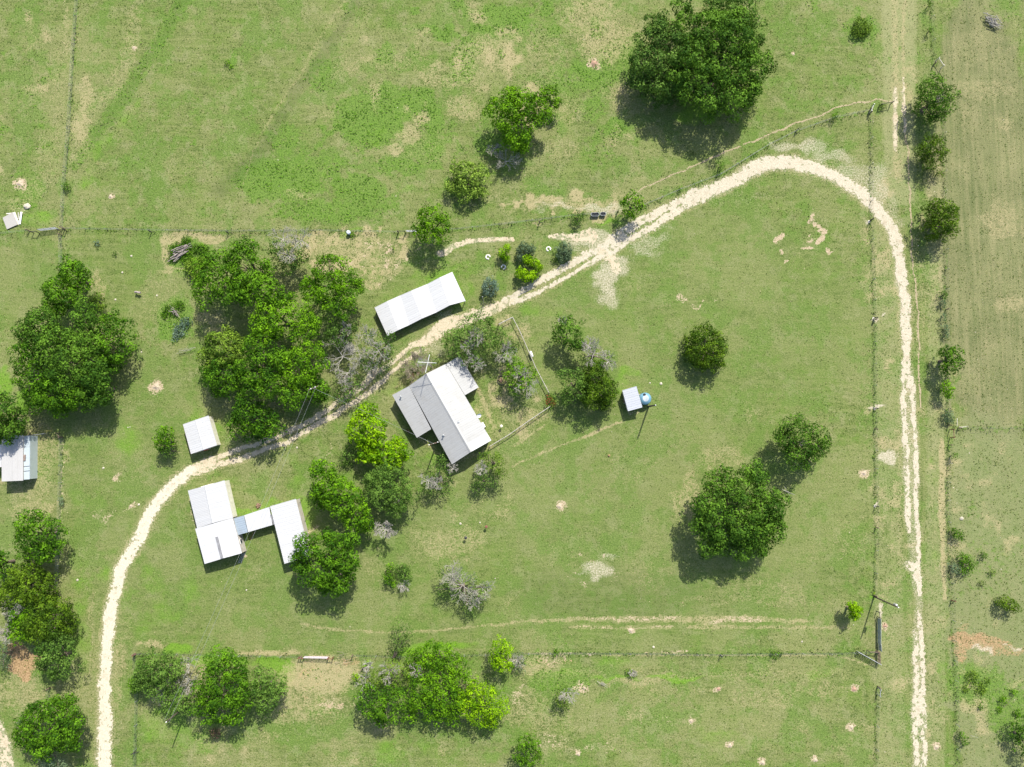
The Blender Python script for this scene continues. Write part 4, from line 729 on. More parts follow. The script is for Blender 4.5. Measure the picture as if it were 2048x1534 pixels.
T('fence_shrub', 'dark small cedar at the very top of the lane fence', 'bush', 'cedar', [(1858,11,6,1)], h=1.8, cl=.35, leaf=.25, group='bushes along the lane fence')
T('fence_shrub', 'dark small cedar second from the top of the lane fence', 'bush', 'cedar', [(1860,61,6,1)], h=1.8, cl=.35, leaf=.25, group='bushes along the lane fence')
T('wild_shrub', 'soft light green shrub near the top edge left of the lane', 'bush', 'olive', [(1722,48,15,1),(1735,55,12,.9),(1715,62,14,.9),(1728,68,10,.7)], h=1.8, cl=.4, leaf=.28, dens=34)
T('lime_sapling', 'vivid lime sapling beside the long pole shadow', 'tree', 'vivid', [(1705,1212,10,1),(1713,1222,11,.95),(1707,1232,10,.8)], h=4.8, cl=.42, leaf=.32, dens=60)
ge = 'bushes of the east scrub'
T('scrub_bush', 'small dark bush just right of the pale verge below the brace', 'bush', 'deep', [(1909,912,7,1)], h=2.2, cl=.35, leaf=.25, group=ge)
T('scrub_bush', 'bush midway down the scrub beside the lane', 'bush', 'deep', [(1915,1068,11,1),(1908,1062,7,.8),(1922,1075,7,.8)], h=2.4, cl=.4, leaf=.27, group=ge)
T('scrub_bush', 'widest bright bush of the upper scrub', 'bush', 'deep', [(1928,1118,13,1),(1942,1128,12,.9),(1930,1138,12,.9)], h=3, cl=.45, leaf=.28, group=ge)
T('scrub_bush', 'dusty blue bush touching the widest bright scrub bush', 'bush', 'sage', [(1908,1136,11,1)], h=2.4, cl=.4, leaf=.26, group=ge)
T('scrub_bush', 'small dark bush up and right of the widest scrub bush', 'bush', 'oak', [(1966,1110,8,1)], h=1.4, cl=.35, leaf=.24, group=ge)
T('scrub_bush', 'small bush right of the widest scrub bush', 'bush', 'olive', [(1985,1146,7,1)], h=1.3, cl=.3, leaf=.24, group=ge)
T('scrub_bush', 'tiny bush left of the small one in the scrub', 'bush', 'olive', [(1963,1167,6,1)], h=1.1, cl=.3, leaf=.24, group=ge)
T('scrub_bush', 'round dark bush alone above the red soil', 'bush', 'cedar', [(2012,1205,15,1),(2025,1212,13,.9)], h=3.6, cl=.5, leaf=.28, dens=40, group=ge)
T('scrub_bush', 'pale low brush left of the bottom right thicket', 'bush', 'olive', [(1945,1355,14,1),(1962,1378,13,.9),(1932,1378,9,.8),(1975,1362,8,.8)], h=.8, cl=.3, leaf=.26, dens=14, trunk=False, group=ge)
T('scrub_bush', 'bright leafy brush left of the dark right edge tree', 'bush', 'elm', [(2008,1400,9,1),(2028,1385,8,.9),(2000,1420,7,.7),(2035,1425,9,.9)], h=1.2, cl=.35, leaf=.28, dens=20, group=ge)
T('scrub_tree', 'dark tree cut by the right edge at the bottom', 'tree', 'deep', [(2050,1455,22,1),(2035,1475,14,.8),(2055,1500,20,.9)], h=4.5, cl=.6, leaf=.32, group=ge)
T('scrub_bush', 'bright tiny shrub above the lowest scrub bush', 'bush', 'elm', [(1962,1415,6,1)], h=1.0, cl=.3, leaf=.24, group=ge)
T('scrub_bush', 'lowest scrub bush beside a fallen white stick', 'bush', 'deep', [(1924,1472,9,1),(1930,1485,7,.8)], h=2.2, cl=.4, leaf=.26, group=ge)
T('weed_clump', 'bright weed clump alone in the top left paddock', 'bush', 'elm', [(455,125,7,1),(462,133,5,.8)], h=.8, cl=.3, leaf=.24, trunk=False)
# bottom row
gs = 'trees along the south fence'
T('oak_tree', 'olive oak on the left end of the south fence row', 'tree', 'grey', [(300,1335,30,1),(335,1335,28,.95),(315,1365,30,.9),(355,1340,20,.85),(280,1360,20,.8)], h=7.5, cl=.85, leaf=.36, dens=34, dead=[(345,1365,12,5),(322,1392,20,3)], group=gs)
T('lime_shrub', 'yellow green shrub on the left flank of the south fence row', 'bush', 'elm', [(266,1365,12,1),(270,1378,10,.8)], h=4, cl=.5, leaf=.3, group=gs)
T('dying_oak', 'half bare olive oak with pink grey twigs in the south fence row', 'tree', 'grey', [(355,1395,26,1),(340,1410,22,.8),(375,1410,20,.8)], h=6.5, cl=.75, leaf=.34, dens=24, dead=[(380,1370,22,5.5),(373,1330,24,4.5)], group=gs)
T('oak_tree', 'tallest dark oak of the left group in the south fence row', 'tree', 'deep', [(445,1335,36,.95),(440,1370,42,1),(470,1385,34,.95),(435,1415,36,.85),(465,1420,30,.75),(475,1345,24,.9),(415,1385,24,.8)], h=9.5, cl=1.0, leaf=.4, dens=34, group=gs)
T('oak_tree', 'rounded greyish oak right of the tallest dark one in the south fence row', 'tree', 'grey', [(525,1360,28,1),(550,1375,26,.95),(530,1395,28,.85),(510,1385,20,.8)], h=7, cl=.85, leaf=.36, dens=38, group=gs)
T('dead_bush', 'round reddish brown dead bush below the south fence row', 'bush', 'dead', [(430,1467,12,1)], h=1.4, cl=.4, leaf=.26, dens=24)
gt = 'trees of the south thicket'
T('thicket_tree', 'bright tree at the top of the south thicket', 'tree', 'elm', [(860,1310,28,.95),(890,1315,28,1),(835,1315,20,.85),(910,1330,22,.9)], h=6.5, cl=.75, leaf=.36, dens=32, group=gt)
T('thicket_tree', 'greenish grey tree with curved bare limbs on the left of the south thicket', 'tree', 'olive', [(790,1350,28,1),(760,1355,20,.8),(740,1375,18,.75),(815,1345,20,.9)], h=6, cl=.65, leaf=.3, dens=24, dead=[(727,1375,26,4.5),(775,1345,22,5.5),(735,1335,14,5),(830,1345,18,5.6)], group=gt)
T('lime_shrub', 'small lime shrub at the upper left tip of the south thicket', 'bush', 'lime', [(735,1328,9,1),(712,1352,9,.8)], h=2.6, cl=.4, leaf=.28, group=gt)
T('thicket_tree', 'darker tree on the lower left of the south thicket', 'tree', 'deep', [(740,1400,30,1),(770,1415,30,.95),(790,1395,28,.95),(765,1435,20,.7)], h=7, cl=.8, leaf=.36, group=gt)
T('thicket_tree', 'bright broad tree in the middle of the south thicket', 'tree', 'elm', [(850,1365,30,1),(880,1380,32,1),(845,1395,28,.95),(870,1420,26,.8),(905,1400,26,.9)], h=7, cl=.75, leaf=.36, group=gt)
T('thicket_tree', 'brightest tree on the lower right of the south thicket', 'tree', 'lime', [(960,1390,30,1),(985,1410,28,.95),(955,1420,28,.9),(980,1438,20,.7),(935,1400,22,.9)], h=6.8, cl=.75, leaf=.36, dens=28, group=gt)
T('thicket_tree', 'green tree between the brightest one and the middle of the south thicket', 'tree', 'elm', [(925,1360,24,1),(930,1375,22,.9),(820,1425,20,.7),(905,1430,18,.7)], h=6, cl=.7, leaf=.34, group=gt)
T('lime_tree', 'lone lime green tree right of the south thicket', 'tree', 'lime', [(1003,1300,22,1),(998,1322,20,.9),(1015,1330,14,.8)], h=6.2, cl=.6, leaf=.34, dens=34, group=gs)
T('grey_shrub', 'pale wispy shrub leaning on the lone lime green tree', 'bush', 'sage', [(1035,1320,16,1),(1040,1335,12,.8)], h=3.2, cl=.45, leaf=.24, dens=16, dead=[(1035,1322,16,3)], group=gs)
T('fence_shrub', 'bright low shrub on the south fence right of the lime tree', 'bush', 'elm', [(1112,1306,8,1)], h=1.2, cl=.35, leaf=.26, group='shrubs on the south fence')
T('fence_shrub', 'dark low shrub on the south fence near the open gate', 'bush', 'oak', [(1551,1309,10,1),(1560,1307,7,.8)], h=1.3, cl=.35, leaf=.25, dens=20, group='shrubs on the south fence')
T('ragged_tree', 'thin ragged tree among weeds below the south fence', 'tree', 'olive', [(1128,1385,16,1),(1122,1400,14,.9),(1132,1412,10,.7)], h=4.5, cl=.5, leaf=.26, dens=16, dead=[(1135,1388,20,4.4)], group=gs)
T('small_shrub', 'small shrub with white twigs right of the ragged tree', 'bush', 'elm', [(1257,1344,7,1)], h=1, cl=.3, leaf=.24, dead=[(1266,1346,10,.8)], group='shrubs on the south fence')
T('cedar_tree', 'bright cedar near the bottom edge right of the thicket', 'tree', 'deep', [(1058,1490,22,1),(1065,1510,20,.9),(1048,1512,20,.9)], h=6, cl=.6, leaf=.3, dens=42, group='trees of the south pasture')
# left bottom
gw = 'trees along the west fence'
T('oak_tree', 'round bright tree below the trailer on the west fence', 'tree', 'deep', [(70,1050,34,1),(95,1070,34,.95),(60,1080,30,.9),(85,1100,32,.85),(110,1055,20,.8),(50,1060,20,.8)], h=8.5, cl=.95, leaf=.4, dens=34, group=gw)
T('oak_tree', 'dark tree at the left edge below the round bright one', 'tree', 'deep', [(2,1115,16,1),(-6,1140,22,.9)], h=6, cl=.7, group=gw)
T('oak_tree', 'olive oak beginning the lower west row', 'tree', 'cedar', [(45,1165,38,1),(75,1180,34,.95),(30,1190,30,.85),(60,1145,22,.9)], h=8, cl=.9, leaf=.36, dens=36, group=gw)
T('oak_tree', 'dark olive oak in the middle of the lower west row', 'tree', 'cedar', [(100,1225,34,1),(115,1250,32,.9),(85,1250,30,.9),(120,1225,22,.85)], h=8.5, cl=.9, leaf=.36, dens=36, group=gw)
T('chinaberry_tree', 'bright green tree left of the dark olive oak with pale dead limbs', 'tree', 'elm', [(45,1235,24,1),(40,1262,24,.85),(60,1265,16,.7)], h=6.5, cl=.7, leaf=.4, dead=[(22,1218,26,6.5),(8,1262,20,5)], group=gw)
T('oak_tree', 'dusty oak above the orange soil patch', 'tree', 'grey', [(110,1300,34,1),(120,1325,30,.85),(95,1325,26,.8),(130,1300,22,.8),(110,1345,16,.6)], h=7.5, cl=.8, leaf=.34, dens=32, group=gw)
T('dying_oak', 'grey twiggy tree cut by the left edge beside the orange soil', 'tree', 'sage', [(2,1300,18,1),(4,1325,14,.8)], h=5.5, cl=.5, leaf=.28, dens=16, dead=[(5,1275,18,5)], group=gw)
T('oak_tree', 'broad oak in the bottom left corner beside the driveway', 'tree', 'deep', [(125,1420,34,1),(90,1440,40,1),(130,1455,38,.95),(95,1475,38,.9),(55,1460,30,.8),(140,1480,24,.75),(60,1485,22,.7)], h=9, cl=1.0, leaf=.4, group=gw)
T('oak_tree', 'bluish bush against the lower edge of the corner oak', 'bush', 'sage', [(100,1525,22,1),(125,1535,16,.8),(45,1450,14,1)], h=4.5, cl=.6, leaf=.3, dens=20, group=gw)
T('fence_shrub', 'small blue green shrub on the west fence beside the trailer yard', 'bush', 'sage', [(122,1000,6,1),(123,1008,5,.8)], h=1.4, cl=.3, leaf=.24, group='shrubs on the west fence')
T('sapling', 'leafy upper part of the narrow tree left of the small white shed', 'tree', 'elm', [(330,868,16,1),(322,882,15,.9),(338,880,15,.9),(326,895,13,.75)], h=5.8, cl=.55, leaf=.34, dens=30, group='saplings by the small shed')
T('sapling', 'dark thin lower part of the narrow tree left of the small white shed', 'tree', 'grey', [(342,898,12,1),(336,908,10,.8)], h=4, cl=.45, leaf=.26, dens=18, group='saplings by the small shed')
T('flower_pot_shrub', 'tiny bright green shrub on the dry grass under the fence brace', 'bush', 'elm', [(786,496,5.5,1)], h=1.3, cl=.3, leaf=.22, trunk=False)
T('fence_shrub', 'green creeper on the end post of the long pole fence corner', 'bush', 'lime', [(1748,1186,4,1)], h=.7, cl=.25, leaf=.2, trunk=False)
T('weed_clump', 'green grass clump under the blue white barrel', 'bush', 'elm', [(704,470,7,1)], h=.4, cl=.25, leaf=.22, trunk=False)
# twiggy brush by the house
bare_tree('bare_brush', 'large brown leafless bush above the antenna end of the house', 'bush', 835, 728, 34, 3.2, (838, 735), 'bare bushes', mat=simple('brown_twigs', (.24, .20, .15), .9, var=.4), depth=4, k0=9, r0=.06)
T('bed_shrub', 'low greenish shrub under the antenna at the house end', 'bush', 'grey', [(845,700,9,1),(868,722,10,.9),(858,712,7,.8)], h=2.2, cl=.4, leaf=.24, dens=18, group='shrubs by the house')
T('bed_flowers', 'yellowish red flower bed along the upper left wall of the house', 'bush', 'straw', [(800,768,6,1),(808,762,7,1),(817,756,6,1),(794,773,4,1)], h=.6, cl=.3, leaf=.2, dens=20, trunk=False, group='shrubs by the house')
T('bed_flowers', 'rust red plants against the house gable wall', 'bush', 'rust', [(828,750,5,1),(836,746,4,1)], h=.6, cl=.25, leaf=.16, dens=12, trunk=False, group='shrubs by the house')
T('bed_shrub', 'dry brown shrub between the two wings of the house and its pole', 'bush', 'dead', [(817,862,6,1)], h=1.0, cl=.3, leaf=.2, group='shrubs by the house')
# ================================================================ buildings
def metal(name, col, rough=.38, dirt=(.5, .46, .4), amount=.25, bump=True):
    if name in MATS: return MATS[name]
    m, nt, out = newmat(name); n = N(nt); P = pos(n)
    oi = n.new('ShaderNodeObjectInfo'); a = n.noise(P, .5, 5, .65); b = n.noise(P, 5, 4, .7)
    c = n.mix(n.math('MULTIPLY', n.math('ADD', n.ss(a, .45, .75), n.math('MULTIPLY', n.ss(b, .5, .8), .5)), amount, clamp=True), col, dirt)
    c = n.mix(n.math('MULTIPLY', oi.outputs['Random'], .15), c, tuple(x * .72 for x in col))
    principled(n, out, c, rough, .15, .4, b, .1, .01); MATS[name] = m; return m
white_roof = metal('white_sheet_roof', (.50, .50, .50), amount=.14)
cream_roof = metal('weathered_sheet_roof', (.345, .345, .34), .5, (.27, .255, .23), .35)
new_panel = metal('new_white_sheet', (.54, .54, .545), amount=.05)
blue_roof = metal('blue_grey_sheet', (.30, .36, .42), .5, (.24, .27, .30), .4)
pale_blue = metal('pale_blue_sheet', (.44, .50, .53), .5, (.33, .35, .34), .3)
wallm = simple('painted_wall', (.46, .42, .37), .8, var=.2, scale=1.2, dirt=(.3, .25, .2))
wall_cream = simple('cream_metal_wall', (.62, .60, .50), .7, var=.15)
redtrim = simple('red_trim', (.36, .10, .07), .6)
post_wood = simple('fence_wood', (.22, .16, .12), .9, var=.4, scale=6, objvar=.5)
steel = simple('galvanised_steel', (.48, .49, .50), .45, .5, var=.2, objvar=.2)
rust = simple('rusty_pipe', (.20, .085, .06), .85, var=.35, scale=5)
wire_m = simple('fence_wire', (.30, .29, .28), .5, .6)
conc = simple('pale_concrete', (.62, .58, .50), .9, var=.2)
glass = simple('window_glass', (.05, .06, .07), .12, var=.2, spec=.6)
white_p = simple('white_paint', (.78, .78, .76), .5, var=.12)
dark_m = simple('dark_plastic', (.025, .027, .03), .4)
def bil(q, s, t):
    e0, e1, r1, r0 = q; return e0.lerp(e1, s).lerp(r0.lerp(r1, s), t)
def slope(par, q, mat, pw=.95, ribs=2, label=None, special=None, rh=.017, name='roof_panel', t0=0.0, over=.05):
    """sheet metal panels from eave (q0,q1) up to ridge (q3,q2); each sheet is an object"""
    L = (q[1] - q[0]).length; n = max(1, round(L / pw)); nrm = (q[1] - q[0]).cross(q[3] - q[0]).normalized()
    if nrm.z < 0: nrm = -nrm
    for i in range(n):
        s0 = i / n; s1 = (i + 1) / n; g = .004 / L; prof = []
        for k in range(ribs):
            u = s0 + g + (s1 - s0 - 2 * g) * k / ribs; w = (s1 - s0) / ribs; rw = min(.07 / L, w * .2)
            prof += [(u, 0), (u + rw * .3, rh), (u + rw, rh), (u + rw * 1.3, 0)]
        prof.append((s1 - g, 0)); b = MB(); lift = random.uniform(0, .012); m = len(prof)
        for t in (0.0, 1.0):
            for u, hh in prof: b.v.append(tuple(bil(q, u, t) + nrm * (hh + lift)))
        for t in (0.0, 1.0):
            for u in (prof[0][0], prof[-1][0]): b.v.append(tuple(bil(q, u, t) - nrm * .03))
        for k in range(m - 1): b.f.append((k, k + 1, m + k + 1, m + k))
        z = 2 * m
        b.f += [(z, z + 2, z + 3, z + 1), tuple(range(m)) + (z + 1, z), tuple(range(m, 2 * m)) + (z + 3, z + 2), (0, m, z + 2, z), (m - 1, 2 * m - 1, z + 3, z + 1)]
        mt = mat
        if special and i in special: mt = special[i]
        b.build(name, mt, par)
def cap(par, a, b, mat, w=.22, name='ridge_cap'):
    d = (b - a).normalized(); s = Vector((-d.y, d.x, 0)) * w
    up = Vector((0, 0, .09)); dn = Vector((0, 0, -.02)); mb = MB()
    v = [a + s + dn, a + up, a - s + dn, b + s + dn, b + up, b - s + dn]; mb.v = [tuple(x) for x in v]
    mb.f = [(0, 1, 4, 3), (1, 2, 5, 4), (0, 3, 5, 2), (0, 2, 1), (3, 4, 5)]; return mb.build(name, mat, par)
def body(par, tops, mat, inset=.25, drop=.08, name='wall'):
    """walls closed under a roof outline given by its corner points"""
    c = sum((Vector((t.x, t.y, 0)) for t in tops), Vector()) / len(tops); bm = bmesh.new()
    for t in tops:
        d = Vector((c.x - t.x, c.y - t.y, 0)); k = min(inset * 1.4 / max(d.length, .01), .4); p = t + d * k
        bm.verts.new((p.x, p.y, t.z - drop - .03)); bm.verts.new((p.x, p.y, 0))
    bmesh.ops.convex_hull(bm, input=bm.verts); me = bpy.data.meshes.new(name); bm.to_mesh(me); bm.free()
    return link(name, me, mat, par)
def opening(par, a, b, t, w, z0, h, mat, name='window', off=.03, frame=None):
    """a window or door plate on the wall line a-b at fraction t, standing proud of it"""
    a = Vector((a.x, a.y, 0)); b = Vector((b.x, b.y, 0)); d = (b - a).normalized(); p = a.lerp(b, t); ang = math.atan2(d.y, d.x)
    f = MB().box((p.x, p.y, z0 + h / 2), (w + .12, .09, h + .12), ang).build(name, frame or white_p, par)
    g = MB().box((p.x, p.y, z0 + h / 2), (w, .13, h), ang).build('pane' if name == 'window' else 'panel', mat, None)
    g.parent = f; g.matrix_parent_inverse = parent_world(f).inverted(); return f
from mathutils import Matrix
def mid(a, b, t=.5): return a.lerp(b, t)

# --- house
def hz(x, y, z): return G(770 + x / 5.9, 690 + y / 5.9, z)
house = thing('house', hz(700, 760, 0) * 1.0, 'farmhouse with a long grey metal gable roof and two lower side wings', 'house')
e = 3.3; rg = 4.35; lo = 2.85; lo2 = 2.65
RW0, RW1 = hz(487, 337, rg), hz(1013, 1262, rg)
WE0, WE1 = hz(285, 480, e), hz(790, 1408, e)
EE0, EE1 = hz(719, 222, e), hz(1255, 1125, e)
slope(house, [WE0, WE1, RW1, RW0], cream_roof, .92)
slope(house, [EE0, EE1, RW1, RW0], cream_roof, .92, special={19: new_panel, 18: new_panel})
cap(house, RW0, RW1, cream_roof, .3)
WW = [hz(85, 590, lo), hz(375, 1095, lo), hz(545, 992, e - .06), hz(285, 483, e - .06)]
slope(house, WW, cream_roof, .92)
EW = [hz(880, 125, lo2), hz(1105, 500, lo2), hz(943, 592, e - .06), hz(722, 222, e - .06)]
slope(house, EW, cream_roof, .92)
body(house, [WE0, WE1, EE1, EE0, RW0, RW1], wallm, .35)
body(house, WW, wallm, .3); body(house, EW, wallm, .3)
for (a, b, t) in ((EE0, EE1, .5), (EE0, EE1, .72), (EE0, EE1, .9), (WE0, WE1, .72), (WE0, WE1, .9)):
    s = (b - a).normalized(); nn = Vector((s.y, -s.x, 0)); c0 = (RW0 + RW1) / 2
    if (c0 - a).dot(nn) < 0: nn = -nn
    opening(house, a + nn * .36, b + nn * .36, t, 1.1, 1.0, 1.1, glass)
s = (EE1 - EE0).normalized(); opening(house, EE0 + Vector((-abs(s.y), -abs(s.x) * .6, 0)) * .36, EE1 + Vector((-abs(s.y), -abs(s.x) * .6, 0)) * .36, .6, .95, .12, 2.05, redtrim, 'door')
def vent(par, p, h=.55, r=.09):
    m = MB(); m.tube(p - Vector((0, 0, .1)), p + Vector((0, 0, h)), r, r, 8); m.tube(p + Vector((0, 0, h)), p + Vector((0, 0, h + .14)), r * 1.9, r * .6, 8); m.box((p.x, p.y, p.z + .02), (.4, .4, .05), .5); return m.build('roof_vent', steel, par)
vent(house, hz(190, 610, 2.9), .7, .11); vent(house, hz(690, 1065, 3.8), .6, .1); vent(house, hz(866, 910, 4.2), .25, .06)
MB().box(tuple(hz(1150, 950, 1.2)), (1.1, .9, 2.0), math.radians(-60)).build('air_conditioner', white_p, house)
# satellite dish and antenna
d0 = hz(1108, 830, 3.2); dish = thing('satellite_dish', Vector((d0.x, d0.y, 3.2)), 'pale satellite dish fixed to the right eave of the house', 'dish')
mb = MB(); prof = [(.02, 0), (.25, .04), (.42, .12), (.46, .16)]; mb.lathe((0, 0, 0), prof, 16, closed=False); mb.lathe((0, 0, -.03), prof[::-1], 16, closed=False)
o = mb.build('reflector', white_p, None); o.parent = dish; o.rotation_euler = (math.radians(35), 0, .6)
o = MB().tube((0, 0, -.9), (0, 0, 0), .03).tube((0, 0, 0), (.1, .35, .35), .02).build('mast', steel, None); o.parent = dish
ap = G(854, 725, 8.5); ant = thing('tv_antenna', Vector((ap.x, ap.y, 0)), 'tall mast with a white television antenna cross at the house gable', 'antenna')
mb = MB()
for k in range(3):
    a = k * 2.09; mb.tube((math.cos(a) * .22, math.sin(a) * .22, 0), (math.cos(a) * .16, math.sin(a) * .16, 7.4), .022, .022, 5)
for k in range(18):
    for j in range(3):
        a = j * 2.09; b = a + 2.09; z = k * .41; mb.tube((math.cos(a) * .2, math.sin(a) * .2, z), (math.cos(b) * .2, math.sin(b) * .2, z + .41), .010, .010, 3, False)
mb.tube((0, 0, 7.2), (0, 0, 8.7), .035); mb.build('mast', steel, None).parent = ant
def loc(v): return Vector(v) - ant.location
A_ = loc(G(851, 745, 8.5)); B_ = loc(G(859, 709, 8.5)); C1 = loc(G(835, 724, 8.6)); D1 = loc(G(873, 726, 8.6))
MB().tube(A_, B_, .05).build('boom', white_p, None).parent = ant
MB().tube(C1, D1, .045).build('crossbar', white_p, None).parent = ant
for k in range(9):
    c = C1.lerp(D1, .04 + k * .07); dd = (B_ - A_).normalized() * (1.25 - .09 * k); o = MB().tube(c - dd * .75, c + dd * .75, .022, .022, 4).build('element', steel, None); o.parent = ant

# --- long shed of three shallow gables
def lz(x, y, z): return G(730 + x / 9.02, 520 + y / 9.02, z)
shed = thing('long_shed', lz(1000, 800, 0), 'long white metal shed roof made of three shallow folds', 'shed')
top = [(172,860,1.9),(400,745,2.22),(635,640,1.95),(835,553,2.22),(1120,436,1.95),(1345,318,2.22),(1575,215,1.95)]
bot = [(405,1370,1.9),(600,1262,2.22),(800,1172,1.95),(1035,1052,2.22),(1290,944,1.95),(1530,815,2.22),(1815,738,1.95)]
tp = [lz(*t) for t in top]; bt = [lz(*t) for t in bot]
for i in range(6):
    # sheets run across the folds: eave line is the fold line, panels span tp->bt
    q = [tp[i], bt[i], bt[i + 1], tp[i + 1]]
    if i % 2 == 1: q = [tp[i + 1], bt[i + 1], bt[i], tp[i]]
    slope(shed, q, white_roof, .95, 2, rh=.02)
mb = MB()
for i in range(7):
    for P_ in (tp[i], bt[i]):
        d = Vector((shed.location.x - P_.x, shed.location.y - P_.y, 0)).normalized() * .35; mb = MB().box((P_.x + d.x, P_.y + d.y, (P_.z - .06) / 2), (.12, .12, P_.z - .06), .42); mb.build('post', steel, shed)
for row in (tp, bt):
    for i in range(6): MB().tube(row[i] - Vector((0, 0, .1)), row[i + 1] - Vector((0, 0, .1)), .05, .05, 4).build('beam', steel, shed)
dv = Vector((0, 0, .07)); inn = (bt[0] - tp[0]).normalized() * .3
bw = MB()
for i in range(6):
    a, b = tp[i] + inn, tp[i + 1] + inn; bw.slab([Vector((a.x, a.y, .05)), Vector((b.x, b.y, .05)), b - dv, a - dv], .02)
for i in range(6):
    a, b = tp[i] + inn, tp[i + 1] + inn; c = (a + b) / 2; MB().box((c.x, c.y, .95), ((b - a).xy.length - .02, .04, 1.75), math.atan2(b.y - a.y, b.x - a.x)).build('wall_panel', wall_cream, shed)
MB().tube(tp[0] - Vector((0, 0, .12)), bt[0] - Vector((0, 0, .12)), .07, .07, 4).build('trim', redtrim, shed)

# --- small shed
def sz_(x, y, z): return G(x / 3.836, 760 + y / 3.836, z)
ss_ = thing('garden_shed', sz_(1545, 420, 0), 'small square white roofed shed beside the central wood', 'shed')
TL, TR, BR, BL = sz_(1403, 340, 2.2), sz_(1600, 272, 2.2), sz_(1665, 500, 2.2), sz_(1465, 568, 2.2)
r0_, r1_ = mid(TL, TR) + Vector((0, 0, .18)), mid(BL, BR) + Vector((0, 0, .18))
slope(ss_, [TL, BL, r1_, r0_], white_roof, .9, 2, rh=.02); slope(ss_, [TR, BR, r1_, r0_], white_roof, .9, 2, rh=.02); cap(ss_, r0_, r1_, white_roof, .15)
body(ss_, [TL, TR, BR, BL, r0_, r1_], wall_cream, .12); opening(ss_, BL, BR, .5, 1.0, .05, 1.8, redtrim, 'door')
MB().tube(TL - dv, BL - dv, .05, .05, 4).build('trim', redtrim, ss_)
# --- double roof barn and its annexes
def bz(x, y, z): return G(360 + x / 7.304, 940 + y / 7.304, z)
bn = thing('barn', bz(430, 500, 0), 'upper barn with a ribbed off white gable roof beside the driveway bend', 'barn')
TL, TR, BR, BL = bz(115, 300, 2.6), bz(650, 150, 2.6), bz(775, 700, 2.6), bz(250, 850, 2.6)
r0_, r1_ = bz(365, 232, 2.95), bz(478, 775, 2.95)
slope(bn, [TL, BL, r1_, r0_], white_roof, .95, 3, rh=.03); slope(bn, [TR, BR, r1_, r0_], white_roof, .95, 3, rh=.025); cap(bn, r0_, r1_, white_roof, .2)
body(bn, [TL, TR, BR, BL, r0_, r1_], wall_cream, .10); opening(bn, TL, TR, .5, 2.4, .05, 2.2, wallm, 'door')
b2 = thing('barn', bz(560, 1040, 0), 'lower barn with a plain bright white roof and a grey ridge strip', 'barn')
TL, TR, BR, BL = bz(222, 858, 2.75), bz(770, 703, 2.75), bz(905, 1215, 2.75), bz(360, 1373, 2.75)
r0_, r1_ = bz(495, 778, 3.0), bz(632, 1290, 3.0)
slope(b2, [TL, BL, r1_, r0_], new_panel, .95, 1, rh=.01); slope(b2, [TR, BR, r1_, r0_], new_panel, .95, 1, rh=.01)
body(b2, [TL, TR, BR, BL, r0_, r1_], wallm, .08)
v0, v1 = bz(535, 978, 3.08), bz(613, 1293, 3.06); d = (v1 - v0).normalized(); sv_ = Vector((-d.y, d.x, 0)) * .27
MB().slab([v0 + sv_, v0 - sv_, v1 - sv_, v1 + sv_], .05).build('ridge_vent', simple('vent_strip_grey', (.22, .22, .23), .6), b2)
opening(b2, TR - Vector((.05, .03, 0)), BR - Vector((.05, .03, 0)), .68, .8, 1.1, .9, glass); MB().tube(BL - dv * 2, TL - dv * 2, .06, .06, 4).build('trim', redtrim, b2)
for k in range(3):
    a = bz(905 + k * 22, 1220 - k * 6, .1); b = bz(845 + k * 22, 1365 - k * 6, .1); MB().tube(a, b, .045, .045, 5).build('pipe', steel, b2)
c3 = thing('covered_walkway', bz(1050, 780, 0), 'low white and blue grey roof joining the barns to the striped shed', 'shed')
q = [bz(785, 705, 2.3), bz(932, 664, 2.3), bz(990, 910, 2.15), bz(842, 952, 2.15)]
slope(c3, [q[0], q[3], q[2], q[1]], blue_roof, .95, 2, rh=.03)
q = [bz(938, 662, 2.36), bz(1303, 540, 2.36), bz(1352, 802, 2.2), bz(995, 908, 2.2)]
slope(c3, [q[0], q[1], q[2], q[3]], new_panel, .95, 1, rh=.01)
for x_, y_ in ((800, 730), (1000, 890), (1330, 800), (1290, 560), (940, 690), (860, 940)):
    p = bz(x_, y_, 2.1); MB().box((p.x, p.y, 1.05), (.12, .12, 2.1), .3).build('post', steel, c3)
a, b = bz(945, 668, 1.0), bz(1298, 552, 1.0); c = (a + b) / 2; MB().box((c.x, c.y, 1.05), ((b - a).xy.length, .08, 2.0), math.atan2(b.y - a.y, b.x - a.x)).build('wall', wall_cream, c3)
for k in range(2):
    MB().tube(bz(1065 + 20 * k, 905, .6), bz(1005 + 20 * k, 1025, .05), .04, .04, 4).build('rail', rust, c3)
b4 = thing('striped_shed', bz(1600, 880, 0), 'long shed with fine ribbed white roof ending under the wide green tree', 'shed')
TL, TR, BR, BL = bz(1315, 530, 2.7), bz(1693, 420, 2.7), bz(1905, 1260, 2.7), bz(1525, 1370, 2.7)
